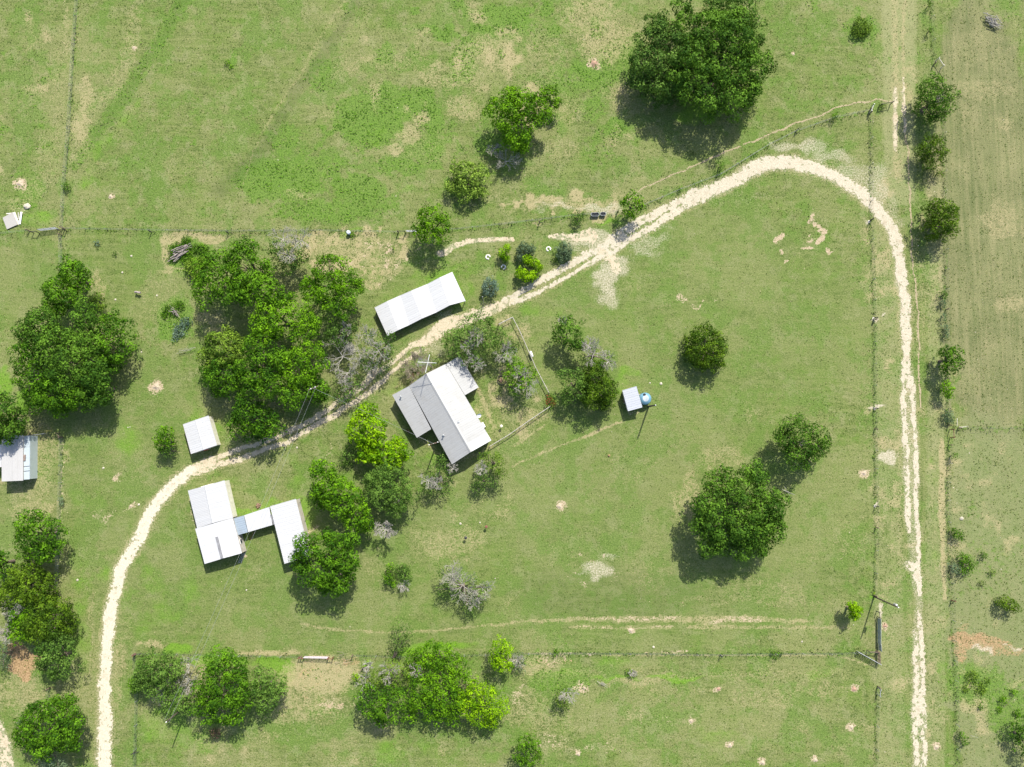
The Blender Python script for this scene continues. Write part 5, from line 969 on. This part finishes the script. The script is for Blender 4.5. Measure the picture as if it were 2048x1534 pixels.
# sheets run the short way: eaves are the long sides
r0_, r1_ = mid(TL, TR) + Vector((0, 0, .35)), mid(BL, BR) + Vector((0, 0, .35))
slope(b4, [TL, BL, BR, TR], new_panel, .75, 2, rh=.04)
body(b4, [TL, TR, BR, BL], wallm, .15); MB().tube(TL - dv * 2, BL - dv * 2, .06, .06, 4).build('trim', redtrim, b4); opening(b4, TL, BL, .35, 1.1, .05, 2.0, dark_m, 'door')
a, b = bz(1310, 645, 2.3), bz(1365, 800, 2.3); MB().slab([a, b, b + Vector((.28, .05, .0)), a + Vector((.28, .05, 0))], .06).build('dark_strip', simple('vent_strip_grey', (.22, .22, .23)), b4)  # plain dark strip along the upper left roof edge
for (x0, y0, x1, y1) in ((1790, 405, 1745, 530), (1862, 668, 1812, 800)):
    p = bz(x0, y0, 0); t_ = thing('short_post', p, 'thin post right of the striped roof, %s of two' % ('upper' if y0 < 500 else 'lower'), 'post', 'thin posts beside the striped shed'); MB().tube((0, 0, 0), (0, 0, 1.7), .05).build('pole', post_wood, None).parent = t_; MB().box((0, 0, 1.72), (.16, .16, .05)).build('cap', post_wood, None).parent = t_
# --- trailer at the left edge
def tz(x, y, z): return G(x / 9.025, 820 + y / 9.025, z)
tr = thing('mobile_home', tz(300, 870, 0), 'mobile home with ribbed off white roof and pale blue strip at the left edge', 'mobile home')
slope(tr, [tz(30, 1290, 3.0), tz(418, 1274, 2.85), tz(418, 452, 2.85), tz(30, 470, 3.0)], metal('trailer_roof', (.46, .45, .44), .5, (.35, .33, .3), .25), .95, 2, rh=.03)
body(tr, [tz(30, 1290, 3.0), tz(418, 1274, 2.85), tz(418, 452, 2.85), tz(30, 470, 3.0)], wallm, .15)
s0 = [tz(425, 470, 2.5), tz(540, 460, 2.4), tz(535, 1250, 2.4), tz(425, 1258, 2.5)]
slope(tr, [s0[1], s0[2], s0[3], s0[0]], pale_blue, 2.2, 1, rh=.03); body(tr, s0, pale_blue, .04, .12)
h = tz(440, 860, 2.6); MB().box((h.x, h.y, 2.6), (.45, 1.2, .22)).build('roof_hatch', simple('hatch_brown', (.26, .2, .17)), tr)
for y_ in (1015, 1100): a, b = tz(425, y_ + 5, 2.56), tz(535, y_ - 5, 2.46); MB().tube(a, b, .04, .04, 4).build('seam', dark_m, tr)
t2 = thing('lean_to', tz(-40, 830, 0), 'blue and white roof corner cut by the left edge beside the mobile home', 'shed')
q = [tz(-120, 1035, 2.5), tz(28, 1030, 2.5), tz(28, 625, 2.5), tz(-120, 630, 2.5)]; slope(t2, q, new_panel, .95, 2, rh=.03); body(t2, q, wallm, .1)
# --- pump shed, water tank
def pz(x, y, z): return G(1220 + x / 10.96, 750 + y / 10.96, z)
ps = thing('pump_shed', pz(490, 520, 0), 'little pump shed with a pale blue ribbed roof beside the round tank', 'shed')
q = [pz(270, 335, 2.3), pz(395, 795, 2.3), pz(710, 708, 2.6), pz(580, 245, 2.6)]
slope(ps, q, metal('pump_roof', (.44, .46, .50), .45, (.33, .34, .36), .25), .85, 2, rh=.03); body(ps, q, wallm, .22); opening(ps, q[0], q[1], .5, .8, .05, 1.9, post_wood, 'door')
g = pz(785, 515, 2.2); tank = thing('water_tank', Vector((g.x, g.y, 0)), 'round blue water tank with a pale lid centre beside the pump shed', 'tank')
tb = simple('tank_blue', (.13, .27, .36), .4, var=.15)
tl = simple('tank_lid', (.40, .46, .50), .5)
mb = MB(); prof = [(1.22, 0), (1.25, .3), (1.22, .35), (1.25, .7), (1.22, .75), (1.25, 1.15), (1.22, 1.2), (1.24, 1.7), (1.15, 1.85), (.75, 2.05), (.66, 2.1)]
mb.lathe((0, 0, 0), prof, 28).build('shell', tb, None, True).parent = tank
MB().lathe((0, 0, 2.1), [(.66, 0), (.55, .06), (.2, .09)], 24).build('lid', tl, None).parent = tank
hh = pz(755, 430, 2.0) - tank.location; MB().lathe((hh.x, hh.y, 1.95), [(.28, 0), (.28, .16), (.2, .2)], 14).build('hatch', dark_m, None).parent = tank
MB().tube((-1.1, .9, .1), (-1.1, .9, 1.9), .05).tube((-1.1, .9, 1.9), (-1.9, .7, 1.95), .05).build('pipe', conc, None).parent = tank

# ================================================================ poles and lines
def upole(base, h, label, lean=(0, 0), arm=None, insul=2, trans=False, r=.16):
    b = G(*base); t = thing('utility_pole', b, label, 'pole', 'utility poles')
    MB().tube((0, 0, -.1), (lean[0], lean[1], h), r, r * .7, 10).build('pole', simple('dark_pole', (.10, .075, .06), .9, var=.4, scale=5), None).parent = t
    if arm is not None:
        MB().box((lean[0], lean[1], h - .35), (2.2, .11, .13), arm).build('crossarm', post_wood, None).parent = t
    for k in range(insul):
        a = (arm or 0); dx = (k - (insul - 1) / 2) * .9; z = h - .25 if arm is not None else h + .02
        MB().lathe((lean[0] + math.cos(a) * dx, lean[1] + math.sin(a) * dx, z), [(.07, 0), (.11, .06), (.06, .12), (.1, .18), (.04, .26)], 10).build('insulator', white_p, None).parent = t
    if trans: MB().lathe((lean[0] + .35, lean[1] + .1, h - 2.0), [(.1, 0), (.28, .05), (.28, .8), (.22, .9), (.08, .95)], 14).build('transformer', steel, None).parent = t
    return t, b + Vector((lean[0], lean[1], h))
p1, w1 = upole((1297, 813), 7.2, 'dark pole beside the round water tank', arm=None, insul=1, r=.19)
p2, w2 = upole((1748, 1193), 9.1, 'tall dark pole with a transformer by the lane gate', insul=1, trans=True)
p3, w3 = upole((378, 1406), 9.4, 'brown pole rising through the trees of the south fence row', insul=1)
p4, w4 = upole((648, 781), 8.4, 'pole rising from the central wood with a pale top', arm=.4, insul=2)
p5, w5 = upole((874, 886), 7.0, 'pole with white insulators beside the lower edge of the house', arm=.3, insul=3)
def line(a, b, label, sag=.8, r=.016, off=0):
    mb = MB(); d = (b - a); s = Vector((-d.y, d.x, 0)).normalized() * off; pr = None
    for k in range(13):
        t = k / 12; p = a.lerp(b, t) + s - Vector((0, 0, 4 * sag * t * (1 - t)))
        if pr is not None: mb.tube(pr, p, r, r, 4, False)
        pr = p
    return tag(mb.build('power_line', simple('bright_cable', (.42, .42, .42), .4, .4), None), label, 'cable', 'power lines')
line(w4, w3, 'left of the twin cables hanging from the wood pole to the south pole', 1.6, off=.5); line(w4, w3, 'right of the twin cables hanging from the wood pole to the south pole', 1.6, off=-.5)
line(w4, w5, 'cable from the wood pole across the track to the house pole', 1.0); line(w5, hz(400, 1088, 3.2), 'short service cable from the house pole to the wing corner', .15)
fp = G(968, 607); fl = thing('flag_pole', fp, 'slim leaning metal pole behind the clipped blue green bush', 'pole')
tpv = G(962.5, 544, 5.2) - fp
o = MB().tube((0, 0, 0), (tpv.x * .35, -.1 + tpv.y * .1, 5.0), .06, .04, 6).build('pole', steel, None); o.parent = fl; MB().lathe((tpv.x * .35, -.1 + tpv.y * .1, 5.0), [(.05, 0), (.1, .06), (.02, .14)], 8).build('finial', steel, None).parent = fl

# ================================================================ fences: every post a part, wires strung between them
def fence(name, pts, label, ph=1.25, step=4.5, wires=5, thick=.045, mat=None, wr=.009, big=0):
    P_ = [G(*p) for p in pts]; t = thing(name, P_[0], label, 'fence', 'wire fences'); mat = mat or steel
    posts = []; me = None
    for a, b in zip(P_[:-1], P_[1:]):
        n = max(1, round((b - a).length / step)); posts += [a.lerp(b, k / n) for k in range(n)]
    posts.append(P_[-1]); base = MB().tube((0, 0, -.1), (0, 0, ph), thick, thick, 6)
    me = bpy.data.meshes.new('post'); me.from_pydata(base.v, [], base.f); me.materials.append(mat)
    bigm = MB().tube((0, 0, -.1), (0, 0, ph + .15), .11, .1, 8); mb_ = bpy.data.meshes.new('wood_post'); mb_.from_pydata(bigm.v, [], bigm.f); mb_.materials.append(post_wood)
    for k, p in enumerate(posts):
        o = bpy.data.objects.new('post', mb_ if (k in (0, len(posts) - 1) or (big and k % big == 0)) else me); C.objects.link(o); o.parent = t; o.location = p - P_[0]
        o.rotation_euler = (random.uniform(-.05, .05), random.uniform(-.05, .05), random.random())
    for w in range(wires):
        mb = MB(); z = ph * (.12 + .86 * w / max(1, wires - 1))
        for a, b in zip(posts[:-1], posts[1:]): mb.tube(a + Vector((0, 0, z)), b + Vector((0, 0, z)), wr, wr, 3, False)
        mb.build('wire', wire_m, t)
    return t
FL = {'north': 'short wire fence left of the tube gate at the left edge', 'north2': 'wire fence from the tube gate to the grey brace above the dry grass', 'north3': 'wire fence from the small gate to the water troughs', 'north4': 'wire fence following the driveway up to the lane crossing',
 'left_up': 'wire fence dividing the two top left paddocks', 'left_mid': 'short wire fence from the tube gate to the west wood', 'left_low': 'wire fence on bare soil right of the mobile home', 'left_low2': 'wire fence in the bottom left beside the corner oak',
 'inner': 'long wire fence between the east lawn and the gravel lane', 'inner2': 'wire fence below the open gate in the bottom right', 'south1': 'wire fence from the south fence row to the pink grey gate', 'south2': 'long wire fence along the bottom of the lawn', 'south_left': 'wire fence down the left side of the south fence row',
 'outer': 'wire fence at the top right above the white brace', 'outer2': 'wire fence behind the cedars right of the lane', 'outer3': 'wire fence between the lane verge and the scrub', 'east': 'wire fence running to the right edge between field and scrub'}
for k, pl in FENCES.items(): fence('wire_fence', pl, FL[k], big=5 if k in ('inner', 'outer2') else 0)
def rail(par, a, b, r, mat, name='rail'): return MB().tube(a, b, r, r, 8).build(name, mat, par)
def up(p, z): return Vector((p.x, p.y, z))
def brace(pa, pb, label, mat=None, h=1.5, r=.085, cat='fence brace'):
    a, b = G(*pa), G(*pb); t = thing('fence_brace', a, label, cat, 'H shaped fence braces'); mat = mat or rust
    for p in (a, b): MB().tube(up(p, -.1), up(p, h), r, r, 8).build('post', mat, t)
    rail(t, up(a, h * .82), up(b, h * .82), r * .75, mat); return t
darkp = simple('dark_pipe', (.05, .05, .045), .7, var=.3)
brace((121, 462), (134, 462), 'dark brace at the right end of the top left tube gate', darkp); brace((68, 466), (79, 466), 'dark brace at the left end of the top left tube gate', darkp)
brace((797, 466), (811, 466), 'green grey brace right of the barrel on the north fence', darkp, 1.7); brace((1737, 227), (1742, 214), 'grey brace at the top end of the inner lane fence', steel)
brace((1757, 214), (1780, 209), 'dark brace beside the lane crossing', darkp, 1.6); brace((1881, 137), (1871, 122), 'white topped brace above the topmost cedar', conc); brace((1899, 859), (1900, 875), 'rusty brace at the corner of the scrub', rust, 1.7)
brace((600, 1313), (609, 1313), 'brown brace at the left end of the pink grey gate', rust); brace((658, 1314), (667, 1314), 'brown brace at the right end of the pink grey gate', rust)
brace((1753, 1222), (1754, 1233), 'brace with white concrete feet at the top of the long plank gate', darkp); brace((1734, 1300), (1752, 1301), 'weathered timber brace above the open tube gate', post_wood)
brace((1755, 1375), (1754, 1388), 'grey brace below the open gate', steel); brace((99, 862), (104, 862), 'yellow green brace beside the mobile home yard', simple('yellow_pipe', (.45, .42, .12), .6)); brace((120, 866), (126, 874), 'weathered wooden brace on red soil by the west fence', post_wood)
for px, py, lb in ((1738, 443, 'uppermost bent corner post on the inner lane fence'), (1747, 637, 'second post with a white footing on the inner lane fence'), (1749, 817, 'third post with a square white footing on the inner lane fence'), (1750, 1012, 'lowest post with a white footing on the inner lane fence')):
    g = G(px, py); t = thing('line_post', g, lb, 'post', 'strong posts of the inner lane fence'); MB().tube((0, 0, 0), (0, 0, 1.7), .09, .08, 8).build('post', darkp, None).parent = t
    MB().lathe((0, 0, 0), [(.3, 0), (.28, .05), (.1, .07)], 10).build('footing', conc, None).parent = t
for px, py, lb in ((303, 465, 'dark leaning post on the north fence above the log mound'), (457, 467, 'dark thin post on the north fence above the central wood'), (1078, 447, 'dark post of the north fence with its shadow on the side track'), (1592, 262, 'dark post under the bare trail'), (1902, 1200, 'rusty post at the scrub fence'), (1440, 1310, 'dark post in the middle of the south fence'), (272, 1308, 'red corner post of the south fence row'), (270, 1503, 'dark post low on the left of the south paddock')):
    g = G(px, py); t = thing('fence_post', g, lb, 'post', 'single strong fence posts'); MB().tube((0, 0, 0), (.05, .03, 1.55), .1, .09, 8).build('post', rust if 'r' in lb[:1] else darkp, None).parent = t; MB().tube((0, 0, 1.2), (.9, .05, .1), .05, .05, 6).build('stay', darkp, None).parent = t
# gates
def gate(pa, pb, label, h=1.25, bars=5, mat=None, z0=.2, group='farm gates', r=.026):
    a, b = G(*pa), G(*pb); t = thing('farm_gate', a, label, 'gate', group); mat = mat or steel
    for k in range(bars): z = z0 + (h - z0) * k / (bars - 1); rail(t, up(a, z), up(b, z), r, mat, 'bar')
    for s in (0, .33, .66, 1): p = a.lerp(b, s); rail(t, up(p, z0), up(p, h), r, mat, 'upright')
    return t
gate((82, 462), (118, 458), 'grey tube gate in the top left fence', r=.045); gate((610, 1312), (657, 1313), 'wide pink grey tube gate in the south fence', mat=simple('pink_grey_pipe', (.46, .40, .42), .5), r=.05)
gate((813, 464), (834, 464), 'small pale wire gate left of the fence tree', r=.035); gate((1712, 1301), (1757, 1326), 'grey tube gate swung open beside the lane', r=.055)
gate((61, 871), (96, 867), 'thin tube gate between the mobile home and the yellow brace'); gate((1754, 1301), (1755, 1325), 'closed weathered gate between the brace and the open gate', mat=post_wood, r=.05)
# plank gate beside the lane: every plank its own
a, b = G(1755, 1235), G(1755, 1286); t = thing('plank_gate', a, 'long grey green plank gate standing along the lane verge', 'gate')
gp = simple('grey_plank', (.42, .44, .39), .8, var=.3, objvar=.4)
for k in range(6):
    z = .2 + k * .23; MB().box(((a.x + b.x) / 2, (a.y + b.y) / 2, z), ((b - a).length, .05, .19), math.atan2(b.y - a.y, b.x - a.x)).build('plank', gp, t)
for s in (0.02, .5, .98): p = a.lerp(b, s); MB().box((p.x + .06, p.y, .75), (.08, .1, 1.35)).build('upright', gp, t)
a, b = G(1756, 1286), G(1757, 1300); t = thing('plank_gate', a, 'short grey plank section ending at the timber brace', 'gate')
for k in range(6): z = .2 + k * .22; MB().box(((a.x + b.x) / 2, (a.y + b.y) / 2, z), ((b - a).length, .05, .18), math.atan2(b.y - a.y, b.x - a.x)).build('plank', gp, t)
# yard fence of chain link with a grey top rail
yf = [(997, 650), (1025, 636), (1040, 665), (1058, 706), (1072, 738), (1098, 787)]; yf2 = [(1100, 813), (1060, 840), (1020, 868), (979, 893)]
chain = simple('weathered_rail', (.42, .39, .35), .7, var=.25)
for pl, lb in ((yf, 'grey railed yard fence along the top and right of the house yard'), (yf2, 'grey railed yard fence from the orange shrub to the house corner')):
    t = fence('yard_fence', pl, lb, 1.15, 2.6, 8, .05, chain, .008); t['group'] = 'yard fences of the house'
    for p, q in zip(pl[:-1], pl[1:]): rail(t, up(G(*p), 1.18), up(G(*q), 1.18), .07, chain, 'top_rail')
# ================================================================ smaller things
def tub(px, py, L, W_, label):
    g = G(px, py, .5); t = thing('water_trough', Vector((g.x, g.y, 0)), label, 'trough', 'water troughs')
    k = 20; mb = MB(); mb2 = MB()
    def ring(s, z): return [((L / 2 - W_ / 2) * (1 if math.cos(a) > 0 else -1) * s + W_ / 2 * s * math.cos(a), W_ / 2 * s * math.sin(a), z) for a in [2 * math.pi * (i + .5) / k for i in range(k)]]
    rs = [ring(.92, 0), ring(1, .6), ring(1.04, .63), ring(1.0, .66), ring(.9, .6), ring(.86, .1)]
    for r_ in rs: mb.v += r_
    for q in range(len(rs) - 1):
        for i in range(k): j = (i + 1) % k; mb.f.append((q * k + i, q * k + j, (q + 1) * k + j, (q + 1) * k + i))
    mb.f.append(tuple(5 * k + i for i in range(k))); mb.build('tub', simple('trough_poly', (.11, .12, .13), .5), None).parent = t
    rim = MB(); rr = [ring(1.06, .60), ring(1.06, .68), ring(.95, .68), ring(.95, .60)]
    for r_ in rr: rim.v += r_
    for q in range(4):
        for i in range(k): j = (i + 1) % k; q2 = (q + 1) % 4; rim.f.append((q * k + i, q * k + j, q2 * k + j, q2 * k + i))
    rim.build('rim', simple('trough_rim', (.30, .33, .34), .5), None).parent = t
    mb2.v = ring(.89, .42); mb2.f = [tuple(range(k))]; mb2.build('water', simple('trough_water', (.03, .035, .035), .05, spec=.6), None).parent = t
tub(1190, 429, 1.75, .78, 'longer of the two black water troughs at the north fence'); tub(1206, 428, 1.2, .75, 'shorter of the two black water troughs at the north fence')
g = G(697, 465, .7); t = thing('barrel', Vector((g.x, g.y, 0)), 'pale blue white barrel on the north fence above the dry grass', 'barrel')
MB().lathe((0, 0, 0), [(.34, 0), (.4, .1), (.42, .5), (.4, .95), (.3, 1.05)], 18).build('body', simple('barrel_paint', (.60, .66, .76), .4), None, True).parent = t; MB().lathe((.1, .05, 1.05), [(.1, 0), (.1, .05), (.05, .06)], 10).build('cap', dark_m, None).parent = t
# rings of white stones round young plants
for px, py, gap, lb in ((976, 514, 5.8, 'left ring of white stones on the bare lawn'), (1007, 534, 4.2, 'ring of white stones below the yellow green bush'), (1097, 498, 5.3, 'ring of white stones left of the greyish green bush')):
    c = G(px, py); t = thing('stone_ring', c, lb, 'stone ring', 'stone rings on the lawn')
    for k in range(12):
        a = gap + .5 + k * 5.4 / 12; s = random.uniform(.13, .18)
        MB().lathe((.42 * math.cos(a), .42 * math.sin(a), 0), [(s, 0), (s * 1.05, .08), (s * .6, .15)], 6, 1, .8, a).build('stone', white_p if k % 3 else conc, None).parent = t
c = G(1004, 760); t = thing('fire_ring', c, 'round brown fire ring in the house yard beside the drooping tree', 'fire pit')
rm = MB(); k = 24
rr = [(.98, 0), (.98, .3), (.88, .3), (.88, .02)]; rm.lathe((0, 0, 0), rr, 24, closed=False).build('rim', simple('dark_rim', (.09, .075, .065), .8), None).parent = t
for i in range(9):
    a = random.uniform(0, 6.28); r_ = random.uniform(0, .6); s = random.uniform(.14, .25); MB().lathe((r_ * math.cos(a), r_ * math.sin(a), 0), [(s, 0), (s, .12), (s * .5, .22)], 6).build('stone', simple('brown_stone', (.25, .16, .11), .9, objvar=.5), None).parent = t
g = G(1063, 708, .9); t = thing('mailbox_tank', Vector((g.x, g.y, 0)), 'white rounded box hanging on the yard fence', 'box'); t.name = 'fence_box'
o = MB().lathe((0, 0, -.65), [(.12, 0), (.24, .08), (.24, 1.22), (.12, 1.3)], 12).build('drum', white_p, None, True); o.parent = t; o.location = (0, 0, .8); o.rotation_euler = (math.radians(90), 0, math.radians(22)); MB().box((0, 0, .3), (.3, .6, .6), .35).build('stand', post_wood, None).parent = t
# sheet metal pile at the left
def jz(x, y, z=0.0): return G(x / 12.78, 380 + y / 12.78, z)
t = thing('metal_sheet', jz(260, 780), 'large pale metal sheet lying in the left edge grass', 'sheet'); MB().slab([jz(65, 710, .3), jz(330, 560, .34), jz(445, 885, .3), jz(175, 1005, .26)], .05).build('sheet', metal('old_sheet', (.40, .38, .35), .6, (.3, .26, .22), .4), t)
for i in range(4): p = [jz(120, 740, 0), jz(330, 620, 0), jz(400, 860, 0), jz(200, 950, 0)][i]; MB().box((p.x, p.y, .11), (.2, .2, .2)).build('block', conc, t)
for i, (x0, y0, x1, y1, w, lb) in enumerate(((360, 565, 480, 880, .45, 'wide scrap board against the big metal sheet'), (465, 570, 470, 740, .18, 'narrow white board upright of the scrap pile'), (545, 560, 500, 870, .42, 'right hand board of the scrap pile'), (160, 605, 330, 590, .2, 'short board at the top of the metal sheet'))):
    a, b = jz(x0, y0, .4 + i * .03), jz(x1, y1, .1 + i * .03); d = (b - a).normalized(); s_ = Vector((-d.y, d.x, 0)) * w / 2; tag(MB().slab([a + s_, b + s_, b - s_, a - s_], .04).build('scrap_board', conc if i != 2 else white_p, None), lb, 'board', 'scrap boards by the metal sheet')
# log piles
def logs(name, label, px0, py0, px1, py1, n, L, spread, mat, r=.09, cat='log pile'):
    a, b = G(px0, py0), G(px1, py1); c = (a + b) / 2; ang = math.atan2(b.y - a.y, b.x - a.x); t = thing(name, c, label, cat); rr = random.Random(n * 7 + px0)
    for i in range(n):
        a2 = ang + rr.gauss(0, .22); o = Vector((rr.gauss(0, spread * .6), rr.gauss(0, spread * .35), 0)); o.rotate(Matrix.Rotation(ang, 3, 'Z')); l = L * rr.uniform(.4, 1); z = .5 + .35 * rr.random()
        d = Vector((math.cos(a2), math.sin(a2), rr.uniform(-.12, .12))) * l / 2; mb = MB(); q = o - d + Vector((0, 0, z)); rad = r * rr.uniform(.5, 1.3)
        for s in range(3):
            q2 = q + d * (2 / 3) + Vector((rr.gauss(0, .08), rr.gauss(0, .08), rr.gauss(0, .04))); mb.tube(q, q2, rad, rad * .85, 6, True); rad *= .85; q = q2
        mb.build('log', mat, None).parent = t
    return t
logm = simple('old_logs', (.34, .29, .27), .9, var=.4, objvar=.6)
logs('log_pile', 'long grey log pile lying on the bramble mound', 346, 514, 380, 494, 22, 4.2, 1.1, logm, .11)
logs('log_pile', 'small dark stick pile at the top of the bluish mound', 342, 618, 362, 634, 14, 2.2, .7, logm, .06)
logs('fallen_log', 'grey fallen rotten log alone on the west lawn', 272, 585, 288, 586, 3, 1.9, .25, logm, .2, 'log'); 
logs('brush_pile', 'pale grey brush pile in the top right field', 1972, 40, 1995, 56, 34, 3.2, 1.0, greybark, .06, 'brush pile')
logs('fallen_branches', 'thin dead branches scattered in the dust right of the pink grey gate', 670, 1312, 705, 1314, 10, 2.5, 1.4, simple('brown_twigs', (.24, .20, .15)), .04, 'branches')
logs('fallen_branches', 'white dead branch on the ground left of the central wood', 360, 705, 392, 700, 5, 4.0, .8, greybark, .05, 'branches')
logs('fallen_branches', 'bare limb lying right of the largest lawn oak', 1563, 978, 1585, 991, 3, 3.0, .3, greybark, .06, 'branches')
logs('fallen_branches', 'white stick beside the lowest scrub bush', 1938, 1469, 1950, 1470, 1, 1.8, .1, greybark, .05, 'branches')
logs('fallen_branches', 'short pale sticks beside the small white twig shrub', 1200, 1362, 1212, 1370, 5, 2.0, .4, greybark, .04, 'branches')
logs('white_rail', 'white rails of the scrub corner beside the rusty brace', 1908, 838, 1910, 853, 1, 1.9, .02, conc, .05, 'rail')
logs('white_rail', 'white horizontal rail starting the right edge fence', 1912, 854, 1932, 853, 2, 2.3, .04, conc, .05, 'rail')
logs('yellow_pipe', 'thin yellow pipe leaning on the inner lane fence', 1746, 1117, 1753, 1133, 1, 2.4, .02, simple('yellow_pipe', (.45, .42, .12), .6), .03, 'pipe')
# brown heap and drum by the walkway
c = G(517, 1013); t = thing('scrap_heap', c, 'brown rounded heap with a dark drum beside the walkway roof', 'heap')
for i in range(16):
    a = random.uniform(0, 6.28); r_ = random.uniform(0, .5); s = random.uniform(.12, .3); MB().lathe((r_ * math.cos(a), r_ * math.sin(a), .1 * random.random()), [(s, 0), (s, .2), (s * .4, .4)], 6, 1, .7, a).build('chunk', simple('brown_stone', (.25, .16, .11), .9, objvar=.5), None).parent = t
# two short posts with round heads on the lawn, bird feeder
for px, py, col, lb in ((932, 1074, dark_m, 'short post with a round dark head on the lawn below the house'), (973, 1052, rust, 'rusty short post on the lawn right of the round headed one'), (1003, 852, conc, 'small pale bird feeder post in the yard')):
    g = G(px, py); t = thing('yard_post', g, lb, 'post', 'little posts on the lawn'); MB().tube((0, 0, 0), (0, 0, 1.0), .05).build('post', col, None).parent = t; MB().lathe((0, 0, 1.0), [(.1, 0), (.3, .04), (.3, .16), (.12, .24)], 12).build('head', col, None).parent = t
g = G(1218, 911); t = thing('tree_stump', g, 'small brown stump in the middle of the lawn', 'stump'); MB().lathe((0, 0, 0), [(.3, 0), (.22, .12), (.2, .3), (.05, .32)], 9, 1, .8).build('wood', simple('stump_wood', (.28, .18, .09)), None).parent = t
# ant mounds
soil = simple('mound_soil', (.42, .345, .25), .95, var=.3, scale=5)
soil2 = simple('mound_soil_red', (.34, .22, .155), .95, var=.3, scale=5)
for px, py, r, lb in MOUNDS:
    c = G(px, py); rm_ = r * K * .55; rr = np.random.default_rng(px); ng, k = 7, 22; v = [(0, 0, rm_ * .32)]; f = []
    ph = rr.random(4) * 6.28
    for i in range(1, ng + 1):
        q = i / ng
        for j in range(k):
            a = 2 * math.pi * j / k; w = 1 + .14 * math.sin(3 * a + ph[0]) + .1 * math.sin(5 * a + ph[1]); x_ = q * rm_ * w
            z = rm_ * .32 * (math.cos(q * math.pi) * .5 + .5) * (1 + rr.normal(0, .12)) - (.02 if i == ng else 0); v.append((x_ * math.cos(a), x_ * math.sin(a), z))
    for j in range(k): f.append((0, 1 + j, 1 + (j + 1) % k))
    for i in range(ng - 1):
        for j in range(k): a0 = 1 + i * k; f.append((a0 + j, a0 + k + j, a0 + k + (j + 1) % k, a0 + (j + 1) % k))
    me = bpy.data.meshes.new('ant_mound'); me.from_pydata(v, [], f); me.polygons.foreach_set('use_smooth', [True] * len(f))
    tag(link('ant_mound', me, soil2 if 'red' in lb or 'pink' in lb else soil, loc=c), lb, 'mound', 'ant mounds')
# limestone rocks one can see singly
for px, py, s, lb in ((55, 413, .75, 'flat pale rock slab in the weeds above the metal sheet'), (263, 512, .24, 'white stone upper right on the west lawn'), (245, 545, .22, 'white stone below the upper right one on the west lawn'), (231, 599, .22, 'white stone left of the fallen log'), (314, 591, .2, 'white stone right of the fallen log'), (283, 704, .17, 'small white stone above the large tan ant mound'),
 (579, 889, .17, 'left of two stones beside the track below the central wood'), (594, 895, .22, 'right of two stones beside the track below the central wood'), (1307, 1294, .26, 'bright white stone just above the south fence'), (1604, 1283, .2, 'white stone above the fence near the dark low shrub'), (207, 936, .24, 'white stone on the lawn left of the small shed tree'), (278, 1009, .25, 'pale stone beside the driveway bend'),
 (1322, 767, .3, 'tan rock right of the pump shed'), (1300, 766, .16, 'small pale rock above the water tank'), (493, 1180, .18, 'pale stone below the lower barn'), (1707, 1250, .12, 'tiny white stone under the lime sapling'), (960, 1045, .18, 'pale rock upper of the lawn near the rusty post'), (921, 1047, .25, 'pale rock left of the rusty post'), (256, 855, .14, 'left pebble of the pair on the lawn above the driveway'), (260, 854, .12, 'right pebble of the pair on the lawn above the driveway'),
 (1923, 1037, .4, 'whitish rock in the scrub above the midway bush'), (155, 1160, .25, 'white stone by the west fence')):
    c = G(px, py); me = bpy.data.meshes.new('rock'); bm = bmesh.new(); bmesh.ops.create_icosphere(bm, subdivisions=2, radius=s); rr = random.Random(px)
    for v in bm.verts: v.co *= rr.uniform(.8, 1.12); v.co.z *= .5
    bm.to_mesh(me); bm.free(); tag(link('rock', me, simple('chalk_stone', (.62, .57, .46)), loc=c + Vector((0, 0, s * .12))), lb, 'rock', 'loose limestone rocks')
print('objects', len(bpy.data.objects), 'tris', sum(sum(len(p.vertices) - 2 for p in o.data.polygons) if len(o.data.polygons) < 5000 else len(o.data.polygons) for o in bpy.data.objects if o.type == 'MESH'))
